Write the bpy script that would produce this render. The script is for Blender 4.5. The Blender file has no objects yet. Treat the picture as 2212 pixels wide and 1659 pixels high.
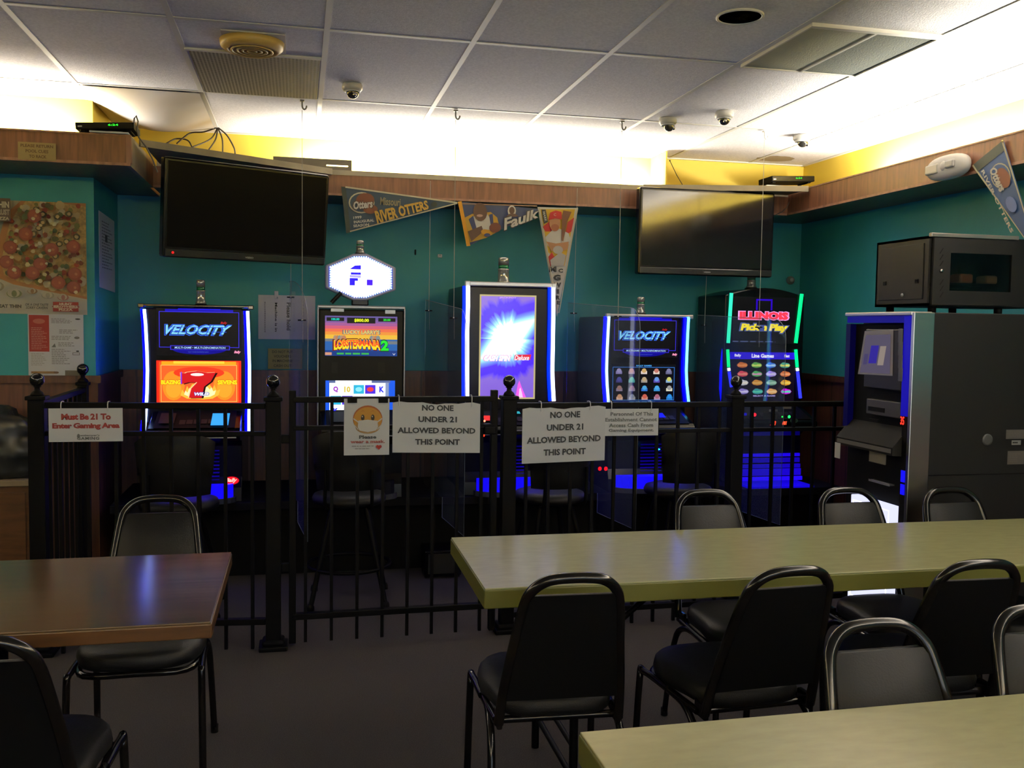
import bpy, bmesh, math, random
from mathutils import Matrix, Vector

# ------------------------------------------------------------------ camera, world, lights, exposure
SC = bpy.context.scene
COL = SC.collection
HC, FPX, YAW, PITCH, ROLL = 1.5, 2025.8, 0.22428, 0.060733, -0.014576
CEIL = 2.707

def cam_basis():
    cy, sy, cp, sp, cr, sr = (math.cos(YAW), math.sin(YAW), math.cos(PITCH), math.sin(PITCH), math.cos(ROLL), math.sin(ROLL))
    f = Vector((sy*cp, cy*cp, -sp)); r = Vector((cy, -sy, 0)); d = f.cross(r)
    return cr*r + sr*d, -sr*r + cr*d, f
RX, DX, FX = cam_basis()
cam = bpy.data.cameras.new('camera'); cam_ob = bpy.data.objects.new('camera', cam); COL.objects.link(cam_ob)
m = Matrix.Identity(4)
for i in range(3):
    m[i][0] = RX[i]; m[i][1] = -DX[i]; m[i][2] = -FX[i]
m[2][3] = HC
cam_ob.matrix_world = m
cam.sensor_width = 36; cam.lens = 36*FPX/2212; cam.clip_start = 0.05; cam.clip_end = 60
SC.camera = cam_ob
SC.view_settings.view_transform = 'Standard'; SC.view_settings.look = 'None'
SC.view_settings.exposure = 0.0; SC.view_settings.gamma = 1.0; SC.view_settings.use_curve_mapping = False
W = bpy.data.worlds.new('world'); SC.world = W; W.use_nodes = True
W.node_tree.nodes['Background'].inputs[0].default_value = (0.5, 0.5, 0.6, 1)
W.node_tree.nodes['Background'].inputs[1].default_value = 0.02
cy = SC.cycles
cy.max_bounces = 7; cy.diffuse_bounces = 4; cy.glossy_bounces = 3; cy.transmission_bounces = 4; cy.transparent_max_bounces = 12
cy.caustics_reflective = False; cy.caustics_refractive = False; cy.sample_clamp_indirect = 4.0

def area(name, loc, sx, sy, power, color, rot):
    l = bpy.data.lights.new(name, 'AREA'); l.shape = 'RECTANGLE'; l.size = sx; l.size_y = sy
    l.energy = power; l.color = color
    o = bpy.data.objects.new(name, l); COL.objects.link(o); o.location = loc; o.rotation_euler = rot
    return o
TUBE = (1.0, 0.94, 0.82)
P = 80.0
R180 = math.pi
def cove_x(x, y, p=P, tilt=0.5, q=P*0.16):      # fluorescent tube lying along x behind the valance, shining up and to the wall (+y)
    area('cove_tube', (x, y, 2.427), 1.18, 0.04, p, TUBE, (R180 - tilt, 0, 0))
    area('cove_tube_room_side', (x, y - 0.01, 2.43), 1.18, 0.035, q, TUBE, (R180 + 1.05, 0, 0))
def cove_y(x, y, p=P, tilt=0.5):      # tube along y, wall on +x side
    area('cove_tube', (x, y, 2.385), 0.04, 1.18, p, TUBE, (R180, -tilt, 0))
    area('cove_tube_room_side', (x - 0.01, y, 2.415), 0.035, 1.18, p*0.28, TUBE, (R180, 1.05, 0))
cove_x(0.62, 6.19, P, 0.3); cove_x(1.80, 6.19, P, 0.3)
for k in range(3): cove_x(-1.80 - 1.2*k, 5.49, P*1.0, 0.3, P*0.07)
for k in range(6): cove_y(3.49, 4.75 - 1.25*k, P*0.85, 0.35)
# coves behind the camera: rear and left walls
area('rear_cove_tube', (0.2, -2.80, 2.405), 6.0, 0.05, P*5.0, TUBE, (R180 + 0.1, 0, 0))
area('left_cove_tube', (-4.40, 1.5, 2.405), 0.05, 6.0, P*2.5, TUBE, (R180, 0.1, 0))

# cool fill light added behind the camera to lift signs and ceiling
area('rear_fill_light', (1.3, -2.9, 1.55), 4.0, 1.5, 58.0, (0.78, 0.88, 1.0), (math.pi/2, 0, 0))

# ------------------------------------------------------------------ projection helpers (pixel of the photo -> point on a real plane)
def ray(u, v): return RX*((u-1106)/FPX) + DX*((v-829.5)/FPX) + FX
def at_y(u, v, y): d = ray(u, v); t = y/d.y; return Vector((d.x*t, y, HC + d.z*t))
def at_x(u, v, x): d = ray(u, v); t = x/d.x; return Vector((x, d.y*t, HC + d.z*t))
def at_z(u, v, z): d = ray(u, v); t = (z-HC)/d.z; return Vector((d.x*t, d.y*t, z))

# ------------------------------------------------------------------ materials
def lin(h):
    if isinstance(h, str):
        c = [int(h[i:i+2], 16)/255 for i in (0, 2, 4)]
        return tuple(x/12.92 if x <= 0.04045 else ((x+0.055)/1.055)**2.4 for x in c)
    return h
_MC = {}
def mat(name, col, rough=0.5, metal=0.0, noise=None, bump=None, spec=0.5, coat=0.0):
    if name in _MC: return _MC[name]
    m = bpy.data.materials.new(name); m.use_nodes = True; nt = m.node_tree; b = nt.nodes['Principled BSDF']
    c = lin(col); b.inputs['Base Color'].default_value = (*c, 1); b.inputs['Roughness'].default_value = rough
    b.inputs['Metallic'].default_value = metal; b.inputs['Specular IOR Level'].default_value = spec
    b.inputs['Coat Weight'].default_value = coat
    tc = None
    if noise or bump:
        tc = nt.nodes.new('ShaderNodeTexCoord')
    if noise:      # (scale xyz, strength, detail)
        mp = nt.nodes.new('ShaderNodeMapping'); mp.inputs['Scale'].default_value = noise[0]
        nz = nt.nodes.new('ShaderNodeTexNoise'); nz.inputs['Scale'].default_value = 1; nz.inputs['Detail'].default_value = noise[2]
        rp = nt.nodes.new('ShaderNodeValToRGB'); s = noise[1]
        rp.color_ramp.elements[0].position = 0.3; rp.color_ramp.elements[1].position = 0.7
        rp.color_ramp.elements[0].color = (*[x*(1-s) for x in c], 1); rp.color_ramp.elements[1].color = (*[min(1, x*(1+s)) for x in c], 1)
        nt.links.new(tc.outputs['Object'], mp.inputs[0]); nt.links.new(mp.outputs[0], nz.inputs['Vector'])
        nt.links.new(nz.outputs[0], rp.inputs[0]); nt.links.new(rp.outputs[0], b.inputs['Base Color'])
    if bump:       # (scale, strength)
        nz = nt.nodes.new('ShaderNodeTexNoise'); nz.inputs['Scale'].default_value = bump[0]; nz.inputs['Detail'].default_value = 3
        bp = nt.nodes.new('ShaderNodeBump'); bp.inputs['Strength'].default_value = bump[1]; bp.inputs['Distance'].default_value = 0.01
        nt.links.new(tc.outputs['Object'], nz.inputs['Vector']); nt.links.new(nz.outputs[0], bp.inputs['Height'])
        nt.links.new(bp.outputs[0], b.inputs['Normal'])
    _MC[name] = m; return m
def em(col, s=1.0, name=None):
    k = ('em', col, s)
    if k in _MC: return _MC[k]
    m = bpy.data.materials.new(name or 'glow'); m.use_nodes = True; b = m.node_tree.nodes['Principled BSDF']
    b.inputs['Base Color'].default_value = (0.003, 0.003, 0.003, 1); b.inputs['Roughness'].default_value = 0.3; b.inputs['Specular IOR Level'].default_value = 0.12
    b.inputs['Emission Color'].default_value = (*lin(col), 1); b.inputs['Emission Strength'].default_value = s
    _MC[k] = m; return m
def ink(col, rough=0.6): return mat('ink_' + str(col), col, rough)
def glass(name, tint, rough=0.02, alpha=0.1):
    if name in _MC: return _MC[name]
    m = bpy.data.materials.new(name); m.use_nodes = True; nt = m.node_tree
    for n in list(nt.nodes): nt.nodes.remove(n)
    o = nt.nodes.new('ShaderNodeOutputMaterial'); t = nt.nodes.new('ShaderNodeBsdfTransparent'); g = nt.nodes.new('ShaderNodeBsdfGlossy')
    d = nt.nodes.new('ShaderNodeBsdfDiffuse'); d.inputs[0].default_value = (*lin(tint), 1)
    lw = nt.nodes.new('ShaderNodeLayerWeight'); lw.inputs[0].default_value = 0.5
    pw = nt.nodes.new('ShaderNodeMath'); pw.operation = 'POWER'; pw.inputs[1].default_value = 5; nt.links.new(lw.outputs['Facing'], pw.inputs[0])
    fr = nt.nodes.new('ShaderNodeMath'); fr.operation = 'MULTIPLY_ADD'; fr.inputs[1].default_value = 0.12; fr.inputs[2].default_value = 0.025; nt.links.new(pw.outputs[0], fr.inputs[0])
    t.inputs[0].default_value = (1-alpha*0.5, 1-alpha*0.5, 1-alpha*0.5, 1); g.inputs['Roughness'].default_value = rough
    m1 = nt.nodes.new('ShaderNodeMixShader'); m1.inputs[0].default_value = alpha*0.5
    nt.links.new(t.outputs[0], m1.inputs[1]); nt.links.new(d.outputs[0], m1.inputs[2])
    m2 = nt.nodes.new('ShaderNodeMixShader'); nt.links.new(fr.outputs[0], m2.inputs[0])
    nt.links.new(m1.outputs[0], m2.inputs[1]); nt.links.new(g.outputs[0], m2.inputs[2]); nt.links.new(m2.outputs[0], o.inputs[0])
    _MC[name] = m; return m

M_TILE = mat('ceiling_tile', (0.80, 0.78, 0.79), 0.9, noise=((90, 90, 90), 0.10, 4), bump=(160, 0.25))
M_GRID = mat('grid_white', (0.74, 0.72, 0.64), 0.5)
M_TEAL = mat('teal_paint', (0.024, 0.26, 0.31), 0.55, noise=((3, 3, 3), 0.08, 3), bump=(60, 0.06))
M_YEL = mat('yellow_paint', (0.80, 0.60, 0.07), 0.6)
M_CARPET = mat('carpet', (0.030, 0.024, 0.024), 0.95, noise=((260, 260, 260), 0.45, 2), bump=(400, 0.6))
M_BLACK = mat('black_plastic', (0.004, 0.004, 0.0045), 0.6, spec=0.06)
M_BLACKG = mat('black_gloss', (0.003, 0.003, 0.004), 0.2, spec=0.18)
M_IRON = mat('black_iron', (0.003, 0.003, 0.0035), 0.5, 0.0, spec=0.05)
M_VINYL = mat('black_vinyl', (0.0045, 0.0045, 0.005), 0.5, bump=(220, 0.10), spec=0.2)
M_GREYV = mat('vinyl_sheen', (0.035, 0.037, 0.038), 0.5, bump=(220, 0.1))
M_FRAME = mat('black_enamel', (0.004, 0.0035, 0.0035), 0.18, spec=0.33)
M_CHROME = mat('chrome', (0.62, 0.60, 0.56), 0.14, 1.0)
M_SILVER = mat('silver_plastic', (0.42, 0.42, 0.41), 0.35, 0.6)
M_WHITE = mat('white_plastic', (0.75, 0.74, 0.70), 0.4)
M_PAPER = mat('paper', (0.70, 0.70, 0.68), 0.6)
M_PAPERG = mat('laminated_paper', (0.68, 0.68, 0.67), 0.18)
M_CAP = mat('shelf_edge', (0.30, 0.26, 0.18), 0.6, noise=((8, 8, 8), 0.15, 3))
M_STRING = mat('string', (0.45, 0.43, 0.38), 0.6)
M_DARKG = mat('dark_grey_steel', (0.008, 0.008, 0.008), 0.55, 0.0, spec=0.2)

def wood(name, col, grain=(1, 1, 1), plank=None, rough=0.45, bumpv=0.0):
    m = bpy.data.materials.new(name); m.use_nodes = True; nt = m.node_tree; b = nt.nodes['Principled BSDF']
    b.inputs['Roughness'].default_value = rough
    tc = nt.nodes.new('ShaderNodeTexCoord'); mp = nt.nodes.new('ShaderNodeMapping'); mp.inputs['Scale'].default_value = grain
    nz = nt.nodes.new('ShaderNodeTexNoise'); nz.inputs['Scale'].default_value = 1; nz.inputs['Detail'].default_value = 6; nz.inputs['Distortion'].default_value = 0.3
    rp = nt.nodes.new('ShaderNodeValToRGB'); rp.color_ramp.elements[0].position = 0.3; rp.color_ramp.elements[1].position = 0.72
    rp.color_ramp.elements[0].color = (*[x*0.6 for x in col], 1); rp.color_ramp.elements[1].color = (*[x*1.25 for x in col], 1)
    L = nt.links.new
    L(tc.outputs['Object'], mp.inputs[0]); L(mp.outputs[0], nz.inputs['Vector']); L(nz.outputs[0], rp.inputs[0])
    out = rp.outputs[0]
    if plank:   # axis, width : dark grooves between boards
        sp = nt.nodes.new('ShaderNodeSeparateXYZ'); L(tc.outputs['Object'], sp.inputs[0])
        dv = nt.nodes.new('ShaderNodeMath'); dv.operation = 'DIVIDE'; dv.inputs[1].default_value = plank[1]; L(sp.outputs[plank[0]], dv.inputs[0])
        fr = nt.nodes.new('ShaderNodeMath'); fr.operation = 'FRACT'; L(dv.outputs[0], fr.inputs[0])
        lt = nt.nodes.new('ShaderNodeMath'); lt.operation = 'LESS_THAN'; lt.inputs[1].default_value = 0.06; L(fr.outputs[0], lt.inputs[0])
        mx = nt.nodes.new('ShaderNodeMix'); mx.data_type = 'RGBA'; L(lt.outputs[0], mx.inputs[0]); L(out, mx.inputs[6])
        mx.inputs[7].default_value = (*[x*0.2 for x in col], 1); out = mx.outputs[2]
    L(out, b.inputs['Base Color']); return m
M_WAIN_X = wood('wainscot_wood', (0.085, 0.030, 0.016), (45, 45, 3), (0, 0.2))
M_WAIN_Y = wood('wainscot_wood_side', (0.085, 0.030, 0.016), (45, 45, 3), (1, 0.2))
M_VAL = wood('valance_wood', (0.165, 0.068, 0.034), (55, 55, 5), None, 0.38)
M_VALTRIM = wood('valance_trim', (0.27, 0.135, 0.085), (30, 30, 4))
M_TBROWN = wood('brown_laminate', (0.115, 0.068, 0.032), (3, 30, 30), None, 0.17)
M_TBROWN.node_tree.nodes['Principled BSDF'].inputs['Specular IOR Level'].default_value = 0.85
M_TBEDGE = wood('brown_edge', (0.09, 0.040, 0.012), (6, 40, 40), None, 0.35)
M_TGREEN = mat('cream_green_laminate', (0.42, 0.41, 0.20), 0.24, noise=((14, 40, 40), 0.06, 4))
M_TGEDGE = mat('olive_edge', (0.115, 0.115, 0.022), 0.4)

# ------------------------------------------------------------------ mesh builder
class MB:
    def __init__(s, root=None, origin=None):
        s.V = []; s.F = []; s.I = []; s.S = []; s.mats = []; s.X = Matrix.Identity(4)
        s.o = Vector(origin) if origin is not None else (Vector(root.location) if root is not None else Vector((0, 0, 0)))
        s.root = root
    def mi(s, m):
        if m not in s.mats: s.mats.append(m)
        return s.mats.index(m)
    def add(s, verts, faces, m, smooth=False):
        n = len(s.V); s.V += [s.X @ Vector(v) for v in verts]; k = s.mi(m)
        for f in faces: s.F.append([n+i for i in f]); s.I.append(k); s.S.append(smooth)
    def box(s, x0, x1, y0, y1, z0, z1, m, bev=0.0):
        if bev <= 0:
            v = [(x, y, z) for z in (z0, z1) for y in (y0, y1) for x in (x0, x1)]
            s.add(v, [(0, 2, 3, 1), (4, 5, 7, 6), (0, 1, 5, 4), (2, 6, 7, 3), (0, 4, 6, 2), (1, 3, 7, 5)], m)
        else:
            bm = bmesh.new(); bmesh.ops.create_cube(bm, size=1)
            for v in bm.verts: v.co = Vector(((x0+x1)/2 + v.co.x*(x1-x0), (y0+y1)/2 + v.co.y*(y1-y0), (z0+z1)/2 + v.co.z*(z1-z0)))
            b = min(bev, 0.49*min(abs(x1-x0), abs(y1-y0), abs(z1-z0)))
            bmesh.ops.bevel(bm, geom=bm.edges[:], offset=b, segments=2, affect='EDGES', profile=0.5)
            s.add_bm(bm, m, False)
    def add_bm(s, bm, m, smooth=True):
        bm.verts.ensure_lookup_table(); bm.verts.index_update()
        s.add([v.co.copy() for v in bm.verts], [[v.index for v in f.verts] for f in bm.faces], m, smooth); bm.free()
    def poly(s, pts, m): s.add(pts, [tuple(range(len(pts)))], m)
    def prism(s, pts, vec, m, smooth=False):     # closed outline extruded along vec
        n = len(pts); vec = Vector(vec); a = [Vector(p) for p in pts]; b = [p+vec for p in a]
        nrm = Vector((0, 0, 0))
        for i in range(n): nrm += a[i].cross(a[(i+1) % n])
        if nrm.dot(vec) > 0: f0, f1 = tuple(reversed(range(n))), tuple(range(n, 2*n))
        else: f0, f1 = tuple(range(n)), tuple(reversed(range(n, 2*n)))
        q = [((i), (i+1) % n, n+(i+1) % n, n+i) if nrm.dot(vec) > 0 else (i, n+i, n+(i+1) % n, (i+1) % n) for i in range(n)]
        s.add(a+b, [f0, f1], m); s.F += []; k = s.mi(m)
        base = len(s.V) - 2*n
        for t in q: s.F.append([base+i for i in t]); s.I.append(k); s.S.append(smooth)
    def tube(s, pts, r, m, n=10, closed=False, cap=True):
        pts = [Vector(p) for p in pts]; N = len(pts); rings = []; up = None
        rr = r if isinstance(r, (list, tuple)) else [r]*N
        for i, p in enumerate(pts):
            if closed: t = (pts[(i+1) % N]-pts[i-1]).normalized()
            else: t = (pts[min(i+1, N-1)]-pts[max(i-1, 0)]).normalized()
            if up is None:
                up = Vector((0, 0, 1)) if abs(t.z) < 0.9 else Vector((1, 0, 0))
            a = (up - t*up.dot(t)).normalized(); up = a; b = t.cross(a)
            rings.append([p + (a*math.cos(2*math.pi*k/n) + b*math.sin(2*math.pi*k/n))*rr[i] for k in range(n)])
        V = [v for g in rings for v in g]; F = []
        for i in range(N if closed else N-1):
            j = (i+1) % N
            for k in range(n): F.append((i*n+k, i*n+(k+1) % n, j*n+(k+1) % n, j*n+k))
        s.add(V, F, m, True)
        if cap and not closed: s.add(rings[0], [tuple(reversed(range(n)))], m); s.add(rings[-1], [tuple(range(n))], m)
    def lathe(s, prof, c, m, n=20, axis='z', smooth=True):   # prof: (r, h) pairs
        V = []; F = []; c = Vector(c)
        for r, h in prof:
            for k in range(n):
                a = 2*math.pi*k/n; x, y = r*math.cos(a), r*math.sin(a)
                V.append(c + (Vector((x, y, h)) if axis == 'z' else Vector((x, h, y)) if axis == 'y' else Vector((h, x, y))))
        for i in range(len(prof)-1):
            for k in range(n): F.append((i*n+k, i*n+(k+1) % n, (i+1)*n+(k+1) % n, (i+1)*n+k))
        F.append(tuple(reversed(range(n)))); F.append(tuple(range((len(prof)-1)*n, len(prof)*n)))
        s.add(V, F, m, smooth)
    def sphere(s, c, r, m, sx=1, sy=1, sz=1, n=16):
        bm = bmesh.new(); bmesh.ops.create_uvsphere(bm, u_segments=n, v_segments=max(6, n//2), radius=r)
        for v in bm.verts: v.co = Vector((v.co.x*sx, v.co.y*sy, v.co.z*sz)) + Vector(c)
        s.add_bm(bm, m)
    def build(s, name, parent='root', bevel=0, subsurf=0, **tags):
        me = bpy.data.meshes.new(name)
        me.from_pydata([tuple(v - s.o) for v in s.V], [], s.F)
        for m in s.mats: me.materials.append(m)
        for i, p in enumerate(me.polygons): p.material_index = s.I[i]; p.use_smooth = s.S[i]
        me.update()
        ob = bpy.data.objects.new(name, me); COL.objects.link(ob)
        par = s.root if parent == 'root' else parent
        if par is not None: ob.parent = par
        else: ob.location = s.o
        if bevel:
            md = ob.modifiers.new('bevel', 'BEVEL'); md.width = bevel; md.segments = 2; md.limit_method = 'ANGLE'
        if subsurf:
            md = ob.modifiers.new('sub', 'SUBSURF'); md.levels = subsurf; md.render_levels = subsurf
        for k, v in tags.items(): ob[k] = v
        return ob

def thing(name, label, cat, loc=(0, 0, 0), group=None, rz=0):
    o = bpy.data.objects.new(name, None); COL.objects.link(o); o.location = loc; o.rotation_euler = (0, 0, rz)
    o['label'] = label; o['category'] = cat
    if group: o['group'] = group
    o.empty_display_size = 0.1
    return o
def copy_tree(o, parent=None):
    c = o.copy(); COL.objects.link(c); c.parent = parent
    for ch in list(o.children): copy_tree(ch, c)
    return c
def tagt(o, label, cat, group=None):
    o['label'] = label; o['category'] = cat
    if group: o['group'] = group
    return o
def struct(o): o['kind'] = 'structure'; return o

_tc = {}
def text_geo(body, bold, shear, spacing):
    k = (body, bold, shear, spacing)
    if k in _tc: return _tc[k]
    cu = bpy.data.curves.new('lettering', 'FONT'); cu.body = body; cu.size = 1; cu.offset = bold; cu.shear = shear
    cu.space_character = spacing; cu.resolution_u = 2; cu.align_x = 'LEFT'
    ob = bpy.data.objects.new('lettering', cu); COL.objects.link(ob)
    dg = bpy.context.evaluated_depsgraph_get(); dg.update()
    ev = ob.evaluated_get(dg); me = ev.to_mesh()
    V = [(v.co.x, v.co.y) for v in me.vertices]; F = [tuple(p.vertices) for p in me.polygons]
    ev.to_mesh_clear(); bpy.data.objects.remove(ob); bpy.data.curves.remove(cu)
    if V:
        x0 = min(v[0] for v in V); x1 = max(v[0] for v in V); y0 = min(v[1] for v in V); y1 = max(v[1] for v in V)
    else: x0 = y0 = 0; x1 = y1 = 1
    _tc[k] = (V, F, x0, x1, y0, y1); return _tc[k]

class Art:
    """flat print or screen picture; s,t run 0..1 over the rectangle with corner o, side vectors U (right) and T (up); N points to the viewer"""
    def __init__(a, mb, o, U, T, N, eps=0.0007):
        a.mb, a.o, a.U, a.T = mb, Vector(o), Vector(U), Vector(T); a.N = Vector(N).normalized(); a.k = 0; a.eps = eps
    def P(a, s, t): return a.o + a.U*s + a.T*t + a.N*(a.k*a.eps)
    def poly(a, pts, m):
        a.k += 1; a.mb.poly([a.P(*p) for p in pts], m)
    def rect(a, s0, t0, s1, t1, m): a.poly([(s0, t0), (s1, t0), (s1, t1), (s0, t1)], m)
    def frame(a, s0, t0, s1, t1, w, m):
        h = w*a.U.length/a.T.length; a.k += 1
        for q in ((s0, t0, s1, t0+h), (s0, t1-h, s1, t1), (s0, t0, s0+w, t1), (s1-w, t0, s1, t1)):
            a.mb.poly([a.P(q[0], q[1]), a.P(q[2], q[1]), a.P(q[2], q[3]), a.P(q[0], q[3])], m)
    def ell(a, s, t, rs, rt, m, n=16, rot=0, a0=0, a1=2*math.pi):
        pts = []
        for i in range(n if abs(a1-a0-2*math.pi) < 1e-6 else n+1):
            g = a0 + (a1-a0)*i/n; x, y = rs*math.cos(g), rt*math.sin(g)
            pts.append((s + x, t + y))
        a.poly(pts, m)
    def disc(a, s, t, r, m, n=14): a.ell(s, t, r, r*a.U.length/a.T.length, m, n)
    def text(a, body, s, t, w, h, m, bold=0.0, shear=0.0, spacing=1.0, arc=0.0, outline=None, ow=0.03, rot=0.0):
        """fits body into box of centre s,t and width w, height h"""
        if outline is not None: a.text(body, s, t, w*(1+ow*1.2), h*(1+ow*4), outline, bold+ow, shear, spacing, arc, None, 0, rot)
        V, F, x0, x1, y0, y1 = text_geo(body, bold, shear, spacing)
        a.k += 1; pts = []
        for x, y in V:
            u = (x-x0)/(x1-x0)-0.5; v = (y-y0)/(y1-y0)-0.5
            v2 = v*h - arc*(2*u)**2
            if rot:
                # rotate in true lengths
                px, py = u*w*a.U.length, v2*a.T.length; c, sn = math.cos(rot), math.sin(rot)
                px, py = px*c-py*sn, px*sn+py*c; pts.append(a.P(s+px/a.U.length, t+py/a.T.length))
            else: pts.append(a.P(s+u*w, t+v2))
        a.mb.add(pts, F, m)
    def lines(a, s0, t0, s1, t1, n, m, seed=0, h=0.45):
        """unreadable small print"""
        rnd = random.Random(seed); a.k += 1; dt = (t1-t0)/n
        for i in range(n):
            e = s0 + (s1-s0)*rnd.uniform(0.6, 1.0); y = t1 - dt*(i+0.5)
            x = s0
            while x < e:
                w = (s1-s0)*rnd.uniform(0.08, 0.2); x2 = min(e, x+w)
                a.mb.poly([a.P(x, y-dt*h/2), a.P(x2, y-dt*h/2), a.P(x2, y+dt*h/2), a.P(x, y+dt*h/2)], m); x = x2 + (s1-s0)*0.03
def art_y(mb, u0, v0, u1, v1, y, eps=0.0007):   # rectangle facing the room (-y) at depth y
    a = at_y(u0, v1, y); b = at_y(u1, v1, y); c = at_y(u0, v0, y); d = at_y(u1, v0, y)
    x0 = (a.x+c.x)/2; x1 = (b.x+d.x)/2; z0 = (a.z+b.z)/2; z1 = (c.z+d.z)/2
    return Art(mb, (x0, y, z0), (x1-x0, 0, 0), (0, 0, z1-z0), (0, -1, 0), eps)

# ------------------------------------------------------------------ room shell
BW, RW, LW, FW = 6.30, 3.60, -4.60, -3.0     # back, right, left, front walls
BX, BY = -1.10, 5.60                          # projecting bay on the left
VZ0, VZ1 = 2.285, 2.44
WZ = 1.185
b = MB(); b.box(LW-0.2, RW+0.2, FW-0.2, BW+0.2, -0.1, 0, M_CARPET); struct(b.build('floor'))
b = MB(); b.box(LW-0.2, RW+0.2, FW-0.2, BW+0.2, CEIL, CEIL+0.1, M_TILE); ceil_ob = struct(b.build('ceiling'))
def wall(name, x0, x1, y0, y1, m_wain, face, rail):
    b = MB(); b.box(x0, x1, y0, y1, 0, 2.30, M_TEAL); b.box(x0, x1, y0, y1, 2.30, CEIL, M_YEL); w = struct(b.build(name))
    b = MB(); b.box(*face, 0.0, WZ, m_wain); b.build('wainscot_panel', w)
    b = MB(); b.box(*rail, WZ-0.03, WZ+0.012, m_wain); b.build('chair_rail', w)
    return w
wall('wall_back', LW, RW+0.1, BW, BW+0.1, M_WAIN_X, (BX, RW, BW-0.012, BW), (BX, RW-0.03, BW-0.03, BW-0.0005))
wall('wall_right', RW, RW+0.1, FW, BW, M_WAIN_Y, (RW-0.012, RW, FW, BW-0.012), (RW-0.03, RW-0.0005, FW, BW-0.03))
wall('wall_left', LW-0.1, LW, FW, BY, M_WAIN_Y, (LW, LW+0.012, FW, BY), (LW+0.0005, LW+0.03, FW, BY))
wall('wall_front', LW, RW, FW-0.1, FW, M_WAIN_X, (LW, RW, FW, FW+0.012), (LW, RW, FW+0.0005, FW+0.03))
b = MB(); b.box(LW, BX, BY, BW-0.001, 0, 2.30, M_TEAL); b.box(LW, BX, BY, BW-0.001, 2.30, CEIL-0.001, M_YEL); w = struct(b.build('wall_bay'))
b = MB(); b.box(LW, BX+0.012, BY-0.012, BY, 0, WZ, M_WAIN_X); b.box(BX, BX+0.012, BY, BW-0.03, 0, WZ, M_WAIN_Y); b.build('wainscot_panel', w)
b = MB(); b.box(LW, BX+0.03, BY-0.03, BY-0.012, WZ-0.03, WZ+0.012, M_WAIN_X); b.box(BX+0.012, BX+0.03, BY-0.012, BW-0.04, WZ-0.03, WZ+0.012, M_WAIN_Y); b.build('chair_rail', w)
# ceiling T-bar grid
GX = [-1.107+0.61*i for i in range(-6, 8)]; GY = [2.789+1.22*j for j in range(-5, 3)]
b = MB()
for x in GX: b.box(x-0.012, x+0.012, FW, BW, CEIL-0.003, CEIL-0.0005, M_GRID)
for y in GY: b.box(LW, RW, y-0.012, y+0.012, CEIL-0.0028, CEIL-0.0003, M_GRID)
b.box(LW, RW, BW-0.022, BW, CEIL-0.008, CEIL-0.0002, M_GRID); b.box(RW-0.022, RW, FW, BW, CEIL-0.008, CEIL-0.0002, M_GRID)
struct(b.build('trim_1'))
# valance shelves (cove)
VB = 5.90                 # front plane of back valance
VR = 3.25                 # front plane of right valance
LVX, LVY = -0.83, 5.12    # outer corner of the left box
def shelf(name, parts):
    b = MB()
    for p in parts: b.box(*p)
    return struct(b.build(name))
b = MB(); b.box(LVX, VR+0.02, VB-0.02, VB, VZ0+0.012, VZ1-0.03, M_VAL); b.box(LVX, VR+0.02, VB-0.026, VB+0.001, VZ0, VZ0+0.014, M_VALTRIM)
b.box(LVX+0.02, VR+0.02, VB-0.022, VB+0.05, VZ1-0.03, VZ1, M_CAP); b.box(LVX, RW, VB, BW, VZ0, VZ0+0.018, M_VAL); b.box(LVX, RW, VB+0.05, BW, VZ1-0.032, VZ1-0.03, M_CAP) if False else None
struct(b.build('trim_2'))
b = MB(); b.box(VR-0.0, VR+0.02, FW, VB, VZ0+0.012, VZ1-0.008, M_VAL); b.box(VR-0.006, VR+0.021, FW, VB, VZ0, VZ0+0.014, M_VALTRIM); b.box(VR-0.004, VR+0.024, FW, VB-0.03, VZ1-0.008, VZ1, M_VALTRIM)
b.box(VR+0.02, RW, FW, VB, VZ0, VZ0+0.018, M_VAL); struct(b.build('trim_3'))
b = MB(); b.box(LW, LVX, LVY, LVY+0.02, VZ0+0.012, VZ1-0.008, M_VAL); b.box(LW, LVX, LVY-0.006, LVY+0.021, VZ0, VZ0+0.014, M_VALTRIM); b.box(LW, LVX+0.003, LVY-0.005, LVY+0.022, VZ1-0.008, VZ1, M_VALTRIM)
b.box(LVX-0.02, LVX+0.004, LVY-0.004, LVY+0.03, VZ0+0.014, VZ1-0.008, M_VALTRIM)
b.box(LVX-0.02, LVX, LVY+0.02, 5.62, VZ0, VZ1, M_CAP); b.box(LVX-0.02, LVX, 5.62, VB, VZ0, VZ1, M_VAL)
b.box(LW, LVX-0.02, LVY+0.02, BY, VZ0, VZ0+0.018, M_VAL); b.box(BX, LVX-0.02, BY, BW, VZ0, VZ0+0.018, M_VAL); struct(b.build('trim_4'))
b = MB(); b.box(LW, RW, FW+0.35, FW+0.37, VZ0, VZ1, M_VAL); b.box(LW, RW, FW, FW+0.35, VZ0, VZ0+0.018, M_VAL)
b.box(LW+0.35, LW+0.37, FW+0.37, LVY, VZ0, VZ1, M_VAL); b.box(LW, LW+0.35, FW+0.37, LVY, VZ0, VZ0+0.018, M_VAL); struct(b.build('trim_5'))
b = MB(); b.box(2.415, 2.425, VB+0.12, BW, VZ0+0.018, CEIL-0.009, M_YEL); struct(b.build('added_baffle'))     # baffle added to cut the cove glow off in a sharp edge

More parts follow.
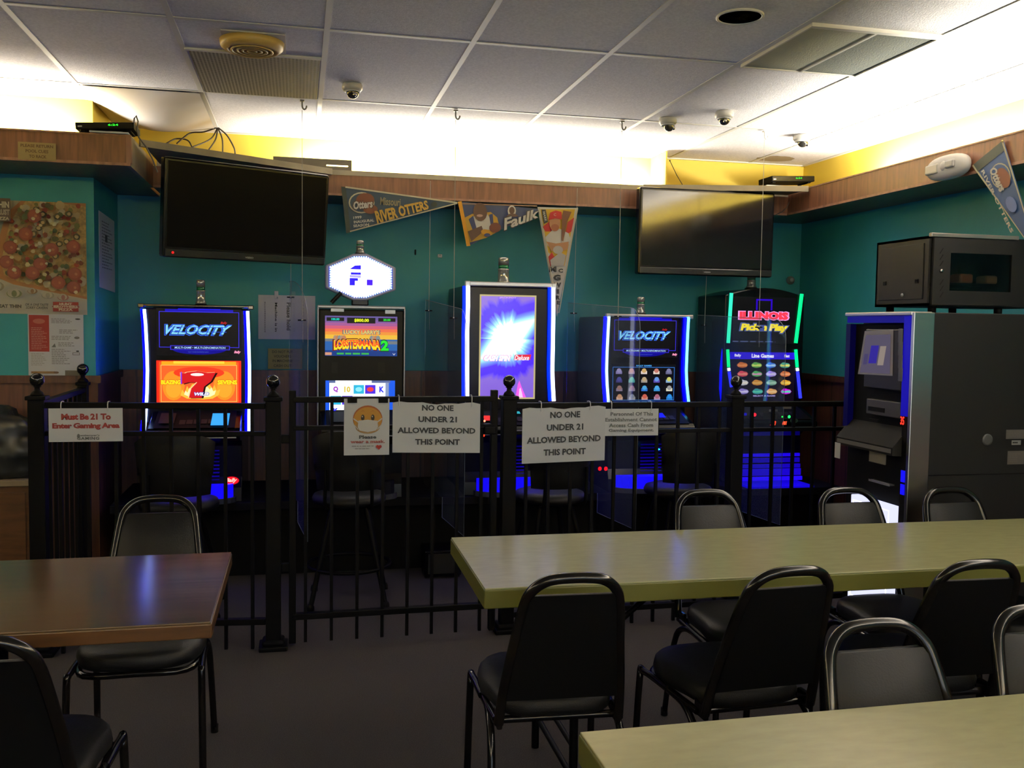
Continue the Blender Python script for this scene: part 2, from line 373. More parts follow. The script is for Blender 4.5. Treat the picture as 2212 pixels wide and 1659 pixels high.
def corner_board(label, p, q, back):
    p, q = Vector((*p, 0)), Vector((*q, 0)); d = (q-p).normalized(); n = Vector((-d.y, d.x, 0))
    g = thing('corner_board', label, 'board', ((p.x+q.x)/2, (p.y+q.y)/2, 2.405), 'pale boards spanning the valance corners')
    b = MB(g); b.prism([p+Vector((0, 0, 2.408)), q+Vector((0, 0, 2.408)), q+n*0.02+Vector((0, 0, 2.408)), p+n*0.02+Vector((0, 0, 2.408))], (0, 0, 0.036), M_CAP); b.build('edge')
    b = MB(g); b.prism([Vector((x, y, 2.42)) for x, y in back], (0, 0, 0.008), M_CAP); b.build('shelf')
corner_board('pale board across the corner above the left television', (-0.80, 5.24), (0.20, 5.865), [(-0.79, 5.27), (0.13, 5.865), (-0.79, 5.865)])
corner_board('pale board across the corner above the right television', (2.20, 5.865), (3.235, 5.59), [(2.30, 5.865), (3.235, 5.62), (3.235, 5.865)])
# ------------------------------------------------------------------ machine stand along the back wall
ST = 0.48
g = thing('machine_stand', 'long low black stand under the row of slot machines', 'stand', (1.2, 5.9, 0))
b = MB(g); b.box(-1.02, 3.5, 5.50, 6.26, 0.43, ST, M_BLACK, 0.006); b.build('top')
b = MB(g); b.box(-0.98, 3.46, 5.72, 6.24, 0.0, 0.43, M_BLACK); b.build('plinth')
b = MB(g); b.box(-0.98, 3.46, 5.712, 5.72, 0.39, 0.43, M_DARKG); b.build('trim_strip')
p = at_z(942, 1223, 0)
g = thing('floor_box', 'small black box on the carpet under the stand, left of the green table corner', 'box', (p.x, 5.56, 0))
b = MB(g); b.box(p.x-0.11, p.x+0.11, 5.45, 5.66, 0.012, 0.17, M_BLACKG, 0.01); b.build('case')
b = MB(g); b.box(p.x-0.09, p.x+0.09, 5.447, 5.4505, 0.03, 0.15, M_DARKG); b.build('front_panel')
for dx in (-0.09, 0.09): b = MB(g); b.box(p.x+dx-0.015, p.x+dx+0.015, 5.48, 5.63, 0, 0.013, M_BLACK); b.build('foot')

BLUE = em('0000FF', 1.6); BLUED = em('0600C8', 0.7); CY = em('30C8FF', 3.0); WHB = em('D8E4FF', 3.2); DEEP = em('0A00FF', 2.2)
SCRB = em('02020A', 1.0)
def led(g, x, y, z0, z1, w, m, mhalo=None, bow=0.0, name='led_strip', n=10):
    pts = [(x + bow*math.sin(math.pi*i/n), y, z0 + (z1-z0)*i/n) for i in range(n+1)]
    b = MB(g); b.tube(pts, w/2, m, 8); o = b.build(name)
    return o
def led_poly(g, pts, r, m, name='led_strip'):
    b = MB(g); b.tube(pts, r, m, 8); return b.build(name)
def candle(g, x, y, z, r, h, big=False):
    """tower light: clear stacked dome sections on a dark base"""
    b = MB(g); b.lathe([(r*1.5, 0), (r*1.5, h*0.08), (r*1.1, h*0.14)], (x, y, z), M_BLACKG); base = b.build('tower_light')
    b = MB(g)
    b.lathe([(r*1.15, h*0.12), (r*1.15, h*0.2), (r, h*0.24), (r*0.95, h*0.56), (r*1.02, h*0.58), (r*1.02, h*0.62)], (x, y, z), mat('clear_lens', (0.42, 0.43, 0.40), 0.12, 0.6)); b.build('lower_lens', base)
    b = MB(g); b.lathe([(r*0.9, h*0.62), (r*0.9, h*0.74)], (x, y, z), mat('green_lens', (0.01, 0.16, 0.06), 0.2)); b.build('green_lens', base)
    b = MB(g); b.lathe([(r*0.95, h*0.74), (r*0.95, h*0.95), (r*0.8, h)], (x, y, z), mat('clear_lens', (0.42, 0.43, 0.40), 0.12, 0.6)); b.build('upper_lens', base)

def cabinet(g, x0, x1, yf, yb, zt, side_m=M_BLACKG, curved=False, arch=0.0):
    b = MB(g)
    dz = [(yb, ST), (yb, zt-0.02), (yb-0.02, zt), (yf+0.02, zt), (yf+0.006, zt-0.02)]
    if curved:
        for k in range(1, 7):
            t = k/7; dz.append((yf + 0.05*math.sin(math.pi*t), zt - 0.02 - (zt-0.02-1.0)*t))
    dz += [(yf+0.006, 1.0), (yf-0.22, 0.92), (yf-0.245, 0.90), (yf-0.245, 0.865), (yf-0.20, 0.845), (yf-0.09, 0.835), (yf-0.04, 0.80), (yf-0.045, 0.62), (yf-0.07, 0.56), (yf-0.08, ST)]
    b.prism([(x0, y, z) for y, z in dz], (x1-x0, 0, 0), side_m)
    return b.build('cabinet', bevel=0.004)
def deck(g, x0, x1, yf, lights=()):
    """button deck laid on the sloping shelf"""
    U = Vector((x1-x0-0.06, 0, 0)); T = Vector((0, 0.212, 0.075)); o = Vector((x0+0.03, yf-0.226, 0.9212))
    b = MB(g); N = Vector((0, -0.33, 0.94)); a = Art(b, o, U, T, N, 0.0012)
    a.rect(0, 0, 1, 1, M_BLACK)
    for i in range(6): a.rect(0.30+0.09*i, 0.2, 0.375+0.09*i, 0.45, M_DARKG)
    a.rect(0.05, 0.2, 0.24, 0.8, M_DARKG)
    for (s0, t0, s1, t1, m) in lights: a.rect(s0, t0, s1, t1, m)
    b.build('button_deck')
    b = MB(g); b.box(x0+0.02, x1-0.02, yf-0.249, yf-0.244, 0.866, 0.872, M_SILVER); b.build('deck_trim')
def belly(g, x0, x1, yf, m_glow, louvers=True, tray=True, glow2=None):
    if louvers:
        b = MB(g)
        for i in range(9): b.box(x0+0.22, x0+0.36, yf-0.052, yf-0.044, 0.60+0.021*i, 0.607+0.021*i, em('1400B0', 0.25 if i > 4 else 0.55))
        b.build('speaker_louver')
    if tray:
        # moulded tray; blue light falling on it is put in as its own glow
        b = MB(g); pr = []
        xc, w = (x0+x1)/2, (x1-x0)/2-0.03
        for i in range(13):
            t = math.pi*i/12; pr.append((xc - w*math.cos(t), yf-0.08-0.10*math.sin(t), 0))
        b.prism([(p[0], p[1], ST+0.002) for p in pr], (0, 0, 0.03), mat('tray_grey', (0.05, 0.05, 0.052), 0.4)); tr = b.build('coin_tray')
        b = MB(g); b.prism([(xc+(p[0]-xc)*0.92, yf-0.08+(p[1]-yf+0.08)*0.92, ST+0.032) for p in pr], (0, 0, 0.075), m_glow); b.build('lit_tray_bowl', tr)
def topbar(g, x0, x1, y, z, m=M_CHROME, h=0.018):
    b = MB(g); b.box(x0, x1, y-0.012, y+0.012, z-h/2, z+h/2, m, 0.005)
    b.box(x0-0.012, x0+0.02, y-0.014, y+0.014, z-h/2-0.008, z+h/2+0.002, m, 0.005); b.box(x1-0.02, x1+0.012, y-0.014, y+0.014, z-h/2-0.008, z+h/2+0.002, m, 0.005)
    b.build('top_trim')
LOGO = em('FF9AC0', 1.0)
def velocity(a, shade=1.0):
    a.rect(0, 0, 1, 1, SCRB)
    a.rect(0.1, 0.93, 0.9, 0.985, em('1000D0', 0.8)); a.rect(0.25, 0.985, 0.75, 1.0, em('1A10FF', 1))
    a.ell(0.5, 0.14, 0.32, 0.12, em('0800A8', 0.8), 24, a0=math.pi, a1=2*math.pi)
    a.frame(0.03, 0.17, 0.97, 0.935, 0.007, em('3A30E8', 1.1)); a.rect(0.04, 0.185, 0.96, 0.92, SCRB)
    a.text('VELOCITY', 0.49, 0.545, 0.80, 0.25, em('2E6CFF', 1.0), 0.07, 0.45, 0.98)
    a.text('VELOCITY', 0.49, 0.545, 0.785, 0.22, em('0A1050', 1.0), 0.035, 0.45, 1.0)
    a.text('VELOCITY', 0.495, 0.55, 0.775, 0.20, em('86D8FF', 1.05), 0.03, 0.45, 1.02)
    for i, t in enumerate((0.50, 0.60)): a.rect(0.16, t, 0.82, t+0.012, em('2450E8', 0.9))
    a.text('Bally', 0.79, 0.70, 0.08, 0.06, em('D02028', 1.0), 0.02, 0.3)
    a.rect(0.16, 0.12, 0.86, 0.215, em('3A30E8', 1.0)); a.rect(0.17, 0.133, 0.85, 0.202, em('080830', 1.0))
    a.text('MULTI-GAME \u2022 MULTI-DENOMINATION', 0.51, 0.168, 0.60, 0.045, em('A8D0FF', 1.1), 0.02, 0.2)
    a.text('PLAY YOUR FAVORITES NOW', 0.49, 0.075, 0.24, 0.025, em('5070E0', 0.8), 0.0, 0.2)
    a.text('Bally', 0.95, 0.075, 0.08, 0.07, LOGO, 0.06, 0.3)

def screen_unit(g, u0, v0, u1, v1, y, fn, name='screen'):
    b = MB(g); a = art_y(b, u0, v0, u1, v1, y); fn(a); return b.build(name)

# --- machine 1 -----------------------------------------------------------------
YF = 5.60
g = thing('slot_machine', 'slot machine with a red flaming 7 on its orange lower screen', 'slot machine', (-0.56, 5.6, ST), 'video slot machines along the back wall')
cabinet(g, -0.80, -0.315, YF, 6.22, 1.585)
b = MB(g); b.box(-0.845, -0.275, YF-0.012, YF+0.10, 0.93, 1.58, M_BLACKG, 0.01); b.build('front_frame')
topbar(g, -0.86, -0.262, YF-0.03, 1.592, mat('bronze_trim', (0.25, 0.2, 0.15), 0.2, 1.0), 0.014)
screen_unit(g, 338, 667, 522, 768, YF-0.014, velocity, 'top_screen')
def blazing(a):
    a.rect(0, 0, 1, 1, em('FF2A14', 1.1)); a.rect(0.03, 0.02, 0.97, 0.97, em('FF5A20', 1.1))
    a.rect(0.06, 0.90, 0.94, 0.98, em('FFB020', 1.0)); a.rect(0.2, 0.93, 0.8, 0.985, em('FFE040', 1.0))
    a.frame(0.05, 0.04, 0.95, 0.90, 0.008, em('FFC860', 1.0)); a.rect(0.065, 0.06, 0.935, 0.88, em('FF6A2C', 1.0))
    a.ell(0.20, 0.42, 0.13, 0.34, em('FF9A28', 1.0), 20); a.ell(0.20, 0.34, 0.09, 0.2, em('FFB030', 1.0), 20)
    a.ell(0.80, 0.42, 0.13, 0.34, em('FF9A28', 1.0), 20); a.ell(0.80, 0.34, 0.09, 0.2, em('FFB030', 1.0), 20)
    a.ell(0.5, 0.72, 0.3, 0.14, em('FF4020', 1.0), 20)
    a.text('BLAZING', 0.17, 0.50, 0.23, 0.10, em('FFE620', 1.1), 0.05, 0, 0.95, outline=em('E87010', 1), ow=0.05)
    a.text('SEVENS', 0.835, 0.50, 0.235, 0.10, em('FFE620', 1.1), 0.05, 0, 0.95, outline=em('E87010', 1), ow=0.05)
    fl = [(0.28, 0.2), (0.30, 0.33), (0.33, 0.26), (0.36, 0.42), (0.38, 0.34), (0.42, 0.46), (0.62, 0.46), (0.66, 0.36), (0.68, 0.44), (0.71, 0.30), (0.75, 0.34), (0.73, 0.2), (0.66, 0.12), (0.55, 0.10), (0.45, 0.12), (0.36, 0.12)]
    a.poly(fl, em('FFC040', 1.1)); a.poly([(0.5+(s-0.5)*0.8, 0.26+(t-0.26)*0.7) for s, t in fl], em('FFF0B0', 1.2))
    sv = [(0.29, 0.72), (0.34, 0.71), (0.36, 0.73), (0.48, 0.76), (0.60, 0.72), (0.70, 0.73), (0.64, 0.52), (0.56, 0.40), (0.53, 0.14), (0.38, 0.14), (0.41, 0.36), (0.48, 0.50), (0.38, 0.50), (0.30, 0.46)]
    a.poly([(s+0.022, t-0.012) for s, t in sv], em('200404', 1)); a.poly([(s-0.012, t+0.006) for s, t in sv], em('FFD8A0', 1.1)); a.poly(sv, em('E01820', 1.0))
    a.ell(0.48, 0.68, 0.08, 0.035, em('FFE0D8', 1.3), 14)
    a.rect(0.285, 0.46, 0.30, 0.74, em('8040FF', 1))
    a.text('WILD', 0.53, 0.23, 0.17, 0.07, em('FFFFFF', 1.2), 0.04, 0.2, outline=em('4040C0', 1), ow=0.07)
screen_unit(g, 338, 779, 521, 872, YF-0.014, blazing, 'main_screen')
for u, nm in ((313, 0), (538, 1)):
    pts = [at_y(u+du, v, YF-0.03) for du, v in (((-1, 668), (2, 700), (5, 760), (6, 800), (5, 850), (2, 900), (-1, 930)) if nm == 0 else ((-3, 672), (-1, 720), (1, 790), (1, 850), (0, 900), (0, 938)))]
    led_poly(g, [(p.x+0.0, p.y-0.008, p.z) for p in pts], 0.0085, em('B0D0FF', 5.0), 'led_strip'); led_poly(g, [(p.x-0.009, p.y+0.006, p.z) for p in pts], 0.014, em('0000FF', 14.0), 'led_glow_tube')
deck(g, -0.80, -0.315, YF, ((0.70, 0.05, 0.92, 0.75, em('10A0FF', 1.2)),))
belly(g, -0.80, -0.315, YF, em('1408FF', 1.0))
b = MB(g); p = at_y(500, 1038, YF-0.06); a = Art(b, (p.x-0.043, YF-0.062, p.z-0.024), (0.086, 0, 0), (0, 0, 0.048), (0, -1, 0))
a.ell(0.5, 0.5, 0.5, 0.5, em('A00008', 1.0), 24); a.ell(0.5, 0.5, 0.46, 0.44, em('FF1420', 1.6), 24); a.text('Bally', 0.5, 0.5, 0.72, 0.6, em('FFC0B0', 1.5), 0.03, 0.4); b.build('round_logo')
candle(g, -0.555, 5.75, 1.587, 0.026, 0.16)
M1 = g

# --- machine 2 -----------------------------------------------------------------
g = thing('slot_machine', 'slot machine with silver edges under the lit white octagonal topper', 'slot machine', (0.36, 5.6, ST), 'video slot machines along the back wall')
cabinet(g, 0.125, 0.60, YF, 6.22, 1.585)
b = MB(g); b.box(0.112, 0.612, YF-0.01, YF+0.06, 0.90, 1.59, mat('charcoal', (0.004, 0.004, 0.004), 0.45, spec=0.15), 0.01); b.build('front_frame')
b = MB(g); b.box(0.106, 0.618, YF-0.02, YF+0.03, 1.593, 1.612, M_SILVER, 0.006)
for x in (0.106, 0.610): b.box(x, x+0.009, YF-0.02, YF+0.03, 0.88, 1.60, M_SILVER, 0.003)
b.build('silver_edge')
def lob(a):
    cols = ['6A5AA0', '8A60A8', 'B060A0', 'E06080', 'FF7850', 'FFA040', 'FFC840']
    a.rect(0, 0, 1, 1, em('6A5AA0', 0.9))
    for i, c in enumerate(cols): a.rect(0, 0.40, 1, 0.98 - 0.075*i, em(c, 0.9))
    a.rect(0, 0, 1, 0.42, em('2868B8', 0.9)); a.rect(0, 0, 1, 0.14, em('103C90', 0.9)); a.rect(0, 0.36, 0.2, 0.43, em('808890', 0.8)); a.rect(0.86, 0.30, 1, 0.38, em('808890', 0.8))
    for i in range(9): a.ell(0.14+0.03*i+(0.35 if i > 4 else 0), 0.44, 0.03, 0.08, em(['C8A080', 'D89060', '90A0A0'][i % 3], 0.8), 8)
    a.rect(0.02, 0.87, 0.26, 0.96, em('060606', 1)); a.text('100.00', 0.14, 0.915, 0.11, 0.055, em('10D8C8', 1.2), 0.03)
    a.rect(0.30, 0.82, 0.69, 0.96, em('060606', 1)); a.text('$800.00', 0.5, 0.89, 0.20, 0.09, em('F0FF20', 1.2), 0.03)
    a.rect(0.73, 0.87, 0.97, 0.96, em('060606', 1)); a.text('20.00', 0.85, 0.915, 0.10, 0.055, em('20E840', 1.2), 0.03)
    a.text('LUCKY LARRY\'S', 0.5, 0.60, 0.5, 0.10, em('E8D070', 1.0), 0.03, outline=em('406080', 1), ow=0.04)
    a.text('LOBSTERMANIA', 0.44, 0.30, 0.64, 0.25, em('FFD820', 1.1), 0.05, 0, 0.92, 0.03, outline=em('701010', 1), ow=0.05)
    a.text('LOBSTERMANIA', 0.44, 0.335, 0.62, 0.15, em('FF5020', 1.1), 0.03, 0, 0.92, 0.03)
    a.text('2', 0.82, 0.27, 0.11, 0.26, em('20E030', 1.1), 0.05, outline=em('104020', 1), ow=0.05)
    a.lines(0.16, 0.03, 0.82, 0.09, 1, em('40C050', 0.9), 3, 0.7); a.rect(0, 0.02, 0.09, 0.09, em('E0A080', 0.9)); a.text('V', 0.95, 0.05, 0.04, 0.05, em('FFFFFF', 1))
screen_unit(g, 702, 683, 858, 769, YF-0.012, lob, 'top_screen')
def reels(a):
    a.rect(0, 0, 1, 1, em('2060F0', 1.0)); a.rect(0.055, 0.02, 0.90, 0.98, em('F0F4FF', 1.4)); a.rect(0.05, 0.94, 0.93, 1.0, em('6070A0', 1))
    a.rect(0.14, 0.93, 0.66, 1.0, em('FFFFFF', 1.2)); a.rect(0.86, 0.1, 0.91, 0.95, em('90A0C8', 1))
    S = [('Q', 'A020C0'), ('10', 'E0C850'), (None, '30B8E0'), (None, '5030E0'), ('K', '3030F0')]
    for r in range(3):
        for c in range(5):
            s = 0.145 + 0.165*c; t = 0.78 - 0.27*r; k, col = S[(c+2*r) % 5]
            if k: a.text(k, s, t, 0.07 if k != '10' else 0.09, 0.15, em(col, 1.1), 0.05)
            else: a.rect(s-0.075, t-0.11, s+0.075, t+0.11, em(col, 1.1)); a.ell(s, t, 0.05, 0.06, em('F04040' if col[0] == '5' else '90E8F8', 1.1), 10)
    a.rect(0, 0, 1, 0.14, em('101840', 1)); a.lines(0.05, 0.08, 0.6, 0.13, 1, em('F0F0F0', 1), 2, 0.7); a.rect(0.06, 0.01, 0.13, 0.06, em('E05050', 1)); a.rect(0.15, 0.01, 0.30, 0.06, em('3060FF', 1.2))
screen_unit(g, 703, 822, 853, 908, YF-0.012, reels, 'main_screen')
b = MB(g); a = art_y(b, 690, 660, 875, 915, YF-0.0115)
a.rect(0.13, 0.945, 0.28, 0.975, M_SILVER); a.rect(0.76, 0.935, 0.88, 0.965, M_SILVER); a.rect(0.14, 0.43, 0.21, 0.52, M_DARKG); a.rect(0.68, 0.43, 0.76, 0.52, M_DARKG); b.build('label_plates')
deck(g, 0.125, 0.60, YF); belly(g, 0.125, 0.60, YF, M_DARKG, louvers=False)
# octagonal lit topper
oc = [(703, 573), (763, 548), (793, 548), (855, 578), (855, 627), (793, 649), (763, 649), (703, 622)]
P8 = [at_y(u, v, 5.62) for u, v in oc]
c8 = sum(P8, Vector())/8
t8 = thing('machine_topper', 'lit white octagonal sign with a ring of bulbs above the second slot machine', 'sign', (c8.x, 5.66, c8.z))
b = MB(t8); b.prism(P8, (0, 0.09, 0), mat('lilac_frame', (0.34, 0.31, 0.42), 0.35)); b.build('housing', bevel=0.008)
b = MB(t8)
def ins(k, y): return [Vector((c8.x+(p.x-c8.x)*k, y, c8.z+(p.z-c8.z)*k*0.985)) for p in P8]
b.poly(list(reversed(ins(0.91, 5.6185))), em('5058D8', 0.9)); b.build('blue_border')
b = MB(t8); q = ins(0.84, 5.617); b.poly(list(reversed(q)), em('F0F4FF', 2.2))
w8 = ins(0.84, 5.616)
a = Art(b, (w8[0].x, 5.6155, w8[5].z), (w8[3].x-w8[0].x, 0, 0), (0, 0, w8[1].z-w8[5].z), (0, -1, 0))
I = em('2400F0', 1.2)
a.poly([(0.31, 0.70), (0.40, 0.80), (0.50, 0.81), (0.50, 0.70)], I); a.rect(0.33, 0.56, 0.50, 0.62, I); a.rect(0.31, 0.40, 0.45, 0.47, I); a.rect(0.31, 0.28, 0.40, 0.44, I); a.poly([(0.60, 0.44), (0.60, 0.29), (0.70, 0.29), (0.70, 0.44)], em('4000E8', 1.2))
a.rect(0.31, 0.48, 0.50, 0.55, em('B0A8FF', 1.2)); a.rect(0.35, 0.635, 0.49, 0.69, em('E8E8FF', 1.4)); b.build('lit_face')
b = MB(t8); q = ins(0.86, 5.612)
nb = 0
for i in range(8):
    A, B2 = q[i], q[(i+1) % 8]; L = (B2-A).length; n = max(1, round(L/0.0135))
    for k in range(n):
        p = A.lerp(B2, k/n); b.sphere(p, 0.0055, em('B8F4FF' if (k+i) % 3 else 'FFFFFF', 2.4), n=6)
b.build('bulb_ring', kind='stuff')
b = MB(t8); b.box(c8.x-0.05, c8.x+0.05, 5.64, 5.70, 1.612, c8.z-0.12, M_BLACKG, 0.008); b.build('neck')
b = MB(t8); p0 = at_y(737, 632, 5.60); p1 = at_y(716, 660, 5.60); b.tube([(p0.x, 5.605, p0.z), (p1.x, 5.61, 1.626)], 0.012, M_BLACKG); b.build('bracket_arm')
candle(t8, at_y(778, 540, 5.67).x, 5.67, at_y(778, 551, 5.67).z, 0.024, 0.085)

# --- machine 3 -----------------------------------------------------------------
g = thing('slot_machine', 'tall slot machine with a portrait screen showing a blue and white burst', 'slot machine', (1.245, 5.6, ST), 'video slot machines along the back wall')
cabinet(g, 0.975, 1.50, YF, 6.22, 1.745)
b = MB(g); b.box(0.985, 1.515, YF-0.012, YF+0.08, 0.93, 1.745, mat('purple_black', (0.004, 0.0035, 0.008), 0.25, spec=0.2), 0.01); b.build('front_frame')
topbar(g, 0.985, 1.530, YF-0.025, 1.757, mat('bright_trim', (0.8, 0.78, 0.75), 0.35, 0.7), 0.026)
def burst_mat():
    m = bpy.data.materials.new('burst_picture'); m.use_nodes = True; nt = m.node_tree; L = nt.links.new; B = nt.nodes['Principled BSDF']
    B.inputs['Base Color'].default_value = (0.01, 0.01, 0.01, 1); B.inputs['Roughness'].default_value = 0.2
    tc = nt.nodes.new('ShaderNodeTexCoord'); sp = nt.nodes.new('ShaderNodeSeparateXYZ'); L(tc.outputs['UV'], sp.inputs[0])
    def M(op, a, c=None, d=None):
        n = nt.nodes.new('ShaderNodeMath'); n.operation = op
        for i, v in enumerate((a, c, d)):
            if v is None: continue
            if isinstance(v, (int, float)): n.inputs[i].default_value = v
            else: L(v, n.inputs[i])
        return n.outputs[0]
    x = M('SUBTRACT', sp.outputs[0], 0.5); y = M('MULTIPLY', M('SUBTRACT', sp.outputs[1], 0.58), 1.78)
    r = M('SQRT', M('ADD', M('MULTIPLY', x, x), M('MULTIPLY', y, y)))
    an = M('ARCTAN2', y, x)
    nz = nt.nodes.new('ShaderNodeTexNoise'); nz.noise_dimensions = '1D'; nz.inputs['Scale'].default_value = 4.0; nz.inputs['Detail'].default_value = 3; L(an, nz.inputs['W'])
    r2 = M('ADD', r, M('MULTIPLY', M('SUBTRACT', nz.outputs[0], 0.5), 0.28))
    diag = M('MULTIPLY', M('ABSOLUTE', M('SUBTRACT', y, M('MULTIPLY', x, 0.7))), 0.85)     # bright diagonal sweep
    k = M('MINIMUM', r2, M('ADD', M('MULTIPLY', r, 0.48), diag))
    rp = nt.nodes.new('ShaderNodeValToRGB'); L(k, rp.inputs[0]); e = rp.color_ramp.elements
    e[0].position = 0.23; e[0].color = (1.4, 1.4, 1.5, 1); e[1].position = 0.75; e[1].color = (*lin('7A5AC8'), 1)
    for p, c in ((0.33, 'A0E8FF'), (0.41, '6A90FF'), (0.50, '4400F8'), (0.64, '4000E8')):
        q = e.new(p); q.color = (*lin(c), 1)
    L(rp.outputs[0], B.inputs['Emission Color']); B.inputs['Emission Strength'].default_value = 1.25
    return m
M_BURST = burst_mat()
b = MB(g); a = art_y(b, 1035, 637, 1157, 862, YF-0.014); a.rect(0, 0, 1, 1, em('D8C890', 0.8)); b.build('gold_frame')
b = MB(g); a = art_y(b, 1038.5, 640.5, 1153.5, 858.5, YF-0.0152); a.rect(0, 0, 1, 1, M_BURST); so = b.build('main_screen')
uvl = so.data.uv_layers.new(name='UVMap')
for i, uv in enumerate(((0, 0), (1, 0), (1, 1), (0, 1))): uvl.data[i].uv = uv
b = MB(g); a = art_y(b, 1038.5, 640.5, 1153.5, 858.5, YF-0.0165)
a.text('CASH SPIN', 0.31, 0.39, 0.50, 0.055, em('FFFFFF', 1.3), 0.06, 0.3, outline=em('F080C0', 1.2), ow=0.04)
a.poly([(0.62, 0.37), (0.64, 0.425), (0.95, 0.43), (0.93, 0.375)], em('E83048', 1)); a.text('Deluxe', 0.77, 0.395, 0.28, 0.05, em('FFF0F8', 1.2), 0.02, 0.35)
a.text('JACKPOT', 0.49, 0.987, 0.32, 0.018, em('D0A0FF', 1.1), 0.04)
a.poly([(0.66, 0.0), (0.70, 0.13), (0.73, 0.17), (0.77, 0.11), (0.86, 0.0)], em('F060E8', 1.1)); a.poly([(0.72, 0.0), (0.73, 0.08), (0.75, 0.1), (0.78, 0.05), (0.80, 0.0)], em('FFC0F0', 1.2)); b.build('screen_lettering')
for u, nm in ((1010, 0), (1193, 1)):
    pts = [at_y(u+du, v, YF-0.03) for du, v in (((-1, 618), (-1, 660), (-3, 720), (-3, 780), (-3, 820), (-3, 862)) if nm == 0 else ((0, 622), (0, 680), (-1, 750), (-2, 800), (-1, 830), (1, 866)))]
    led_poly(g, [(p.x+0.004, p.y-0.01, p.z) for p in pts], 0.012, em('D8DCFF', 4.5), 'led_strip'); led_poly(g, [(p.x-0.014, p.y+0.006, p.z) for p in pts], 0.013, em('0020FF', 3.0), 'led_glow_tube')
deck(g, 1.00, 1.49, YF, ((0.10, 0.2, 0.2, 0.5, em('FF3020', 1.2)), (0.45, 0.6, 0.65, 0.75, em('30C0D0', 0.8))))
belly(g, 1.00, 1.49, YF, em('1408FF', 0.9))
b = MB(g); p = at_y(1050, 915, YF-0.25); b.sphere((p.x, YF-0.2, 0.945), 0.007, em('FF8060', 3)); p = at_y(1045, 941, YF-0.25); b.sphere((p.x, YF-0.25, p.z), 0.006, em('FF3010', 3)); b.build('indicator_light')
b = MB(g); b.box(1.175, 1.185, YF-0.16, YF-0.15, 0.53, 0.60, em('1030FF', 1.5)); b.build('blue_indicator')
candle(g, 1.245, 5.74, 1.745, 0.036, 0.185, True)

# --- machine 4 -----------------------------------------------------------------
g = thing('slot_machine', 'slot machine with a grid of twenty small icons on its black lower screen', 'slot machine', (2.14, 5.6, ST), 'video slot machines along the back wall')
cabinet(g, 1.885, 2.385, YF, 6.22, 1.575)
b = MB(g); b.box(1.895, 2.415, YF-0.012, YF+0.08, 0.93, 1.572, M_BLACKG, 0.01); b.build('front_frame')
topbar(g, 1.875, 2.432, YF-0.025, 1.583, mat('bright_trim', (0.8, 0.78, 0.75), 0.35, 0.7), 0.016)
screen_unit(g, 1322, 686, 1464, 772, YF-0.014, velocity, 'top_screen')
def icons(a):
    a.rect(0, 0, 1, 1, SCRB); a.frame(0.02, 0.05, 0.98, 0.93, 0.008, em('3A80E0', 0.9)); a.text('BALLY GAMES', 0.5, 0.965, 0.24, 0.035, em('50B0FF', 1), 0.04)
    pal = ['8A80B8', 'A890A0', 'E8D8D0', 'F0E0D0', '6A6A90', '403A80', '50A898', 'A09890', '6050B8', '90B8E0', '90809A', '8A8090', '3070D0', '3890D8', 'E0E0C8', 'E0B8A0', 'A0A0A0', 'D09080', 'B090B0', '2880D0']
    top = ['A098C8', 'C89080', 'D8B070', 'D08070', '8080A8', '5050A0', '60C0A0', 'C0A880', '70A0E8', 'D8D870', 'A07870', 'A07880', '50A8E0', '50B0F0', 'A0A0A0', 'D09870', '808890', 'D06050', 'B06880', '3098F0']
    for r in range(4):
        for c in range(5):
            i = r*5+c; s = 0.115 + 0.192*c; t = 0.82 - 0.223*r
            a.rect(s-0.048, t-0.075, s+0.048, t+0.005, em(pal[i], 0.9)); a.ell(s, t+0.015, 0.036, 0.06, em(top[i], 0.9), 10)
    a.rect(0.02, 0.0, 0.98, 0.035, em('1838A0', 0.9)); a.lines(0.26, 0.005, 0.72, 0.03, 1, em('80C8FF', 1.1), 5, 0.8)
screen_unit(g, 1320, 787, 1459, 869, YF-0.014, icons, 'main_screen')
for u, nm in ((1312, 0), (1483, 1)):
    pts = [at_y(u+du, v, YF-0.03) for du, v in (((1, 684), (-1, 720), (-3, 760), (-4, 800), (-3, 830), (0, 868)) if nm == 0 else ((2, 686), (0, 720), (-2, 770), (-3, 800), (-2, 830), (2, 868)))]
    led_poly(g, [(p.x+0.004, p.y-0.01, p.z) for p in pts], 0.009, em('60D0FF' if nm else 'A0D8FF', 4.0), 'led_strip'); led_poly(g, [(p.x-0.012, p.y+0.006, p.z) for p in pts], 0.012, em('0000FF', 10.0), 'led_glow_tube')
deck(g, 1.885, 2.385, YF, ((0.55, 0.3, 0.7, 0.6, em('1820FF', 1.0)),))
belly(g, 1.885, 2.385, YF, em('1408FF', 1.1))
b = MB(g); p = at_y(1410, 967, YF-0.12); b.sphere((p.x, YF-0.2, p.z), 0.012, em('20B0FF', 3), 1.5, 0.6, 0.5); b.build('blue_lamp')
b = MB(g)
for u in (1290, 1303): p = at_y(u, 1013, YF-0.06); b.sphere((p.x+0.02, YF-0.052, p.z), 0.012, em('FF1010', 1.6), 1, 0.4, 1.1)
b.build('red_lamp')
b = MB(g)
for u0, u1 in ((1327, 1335), (1350, 1386), (1396, 1417)):
    p0, p1 = at_y(u0, 952, YF-0.25), at_y(u1, 949, YF-0.25); b.box(p0.x, p1.x, YF-0.256, YF-0.249, 0.876, 0.888, mat('bright_trim', (0.8, 0.78, 0.75), 0.35, 0.7))
b.build('deck_plate')
candle(g, 2.155, 5.74, 1.585, 0.026, 0.12)

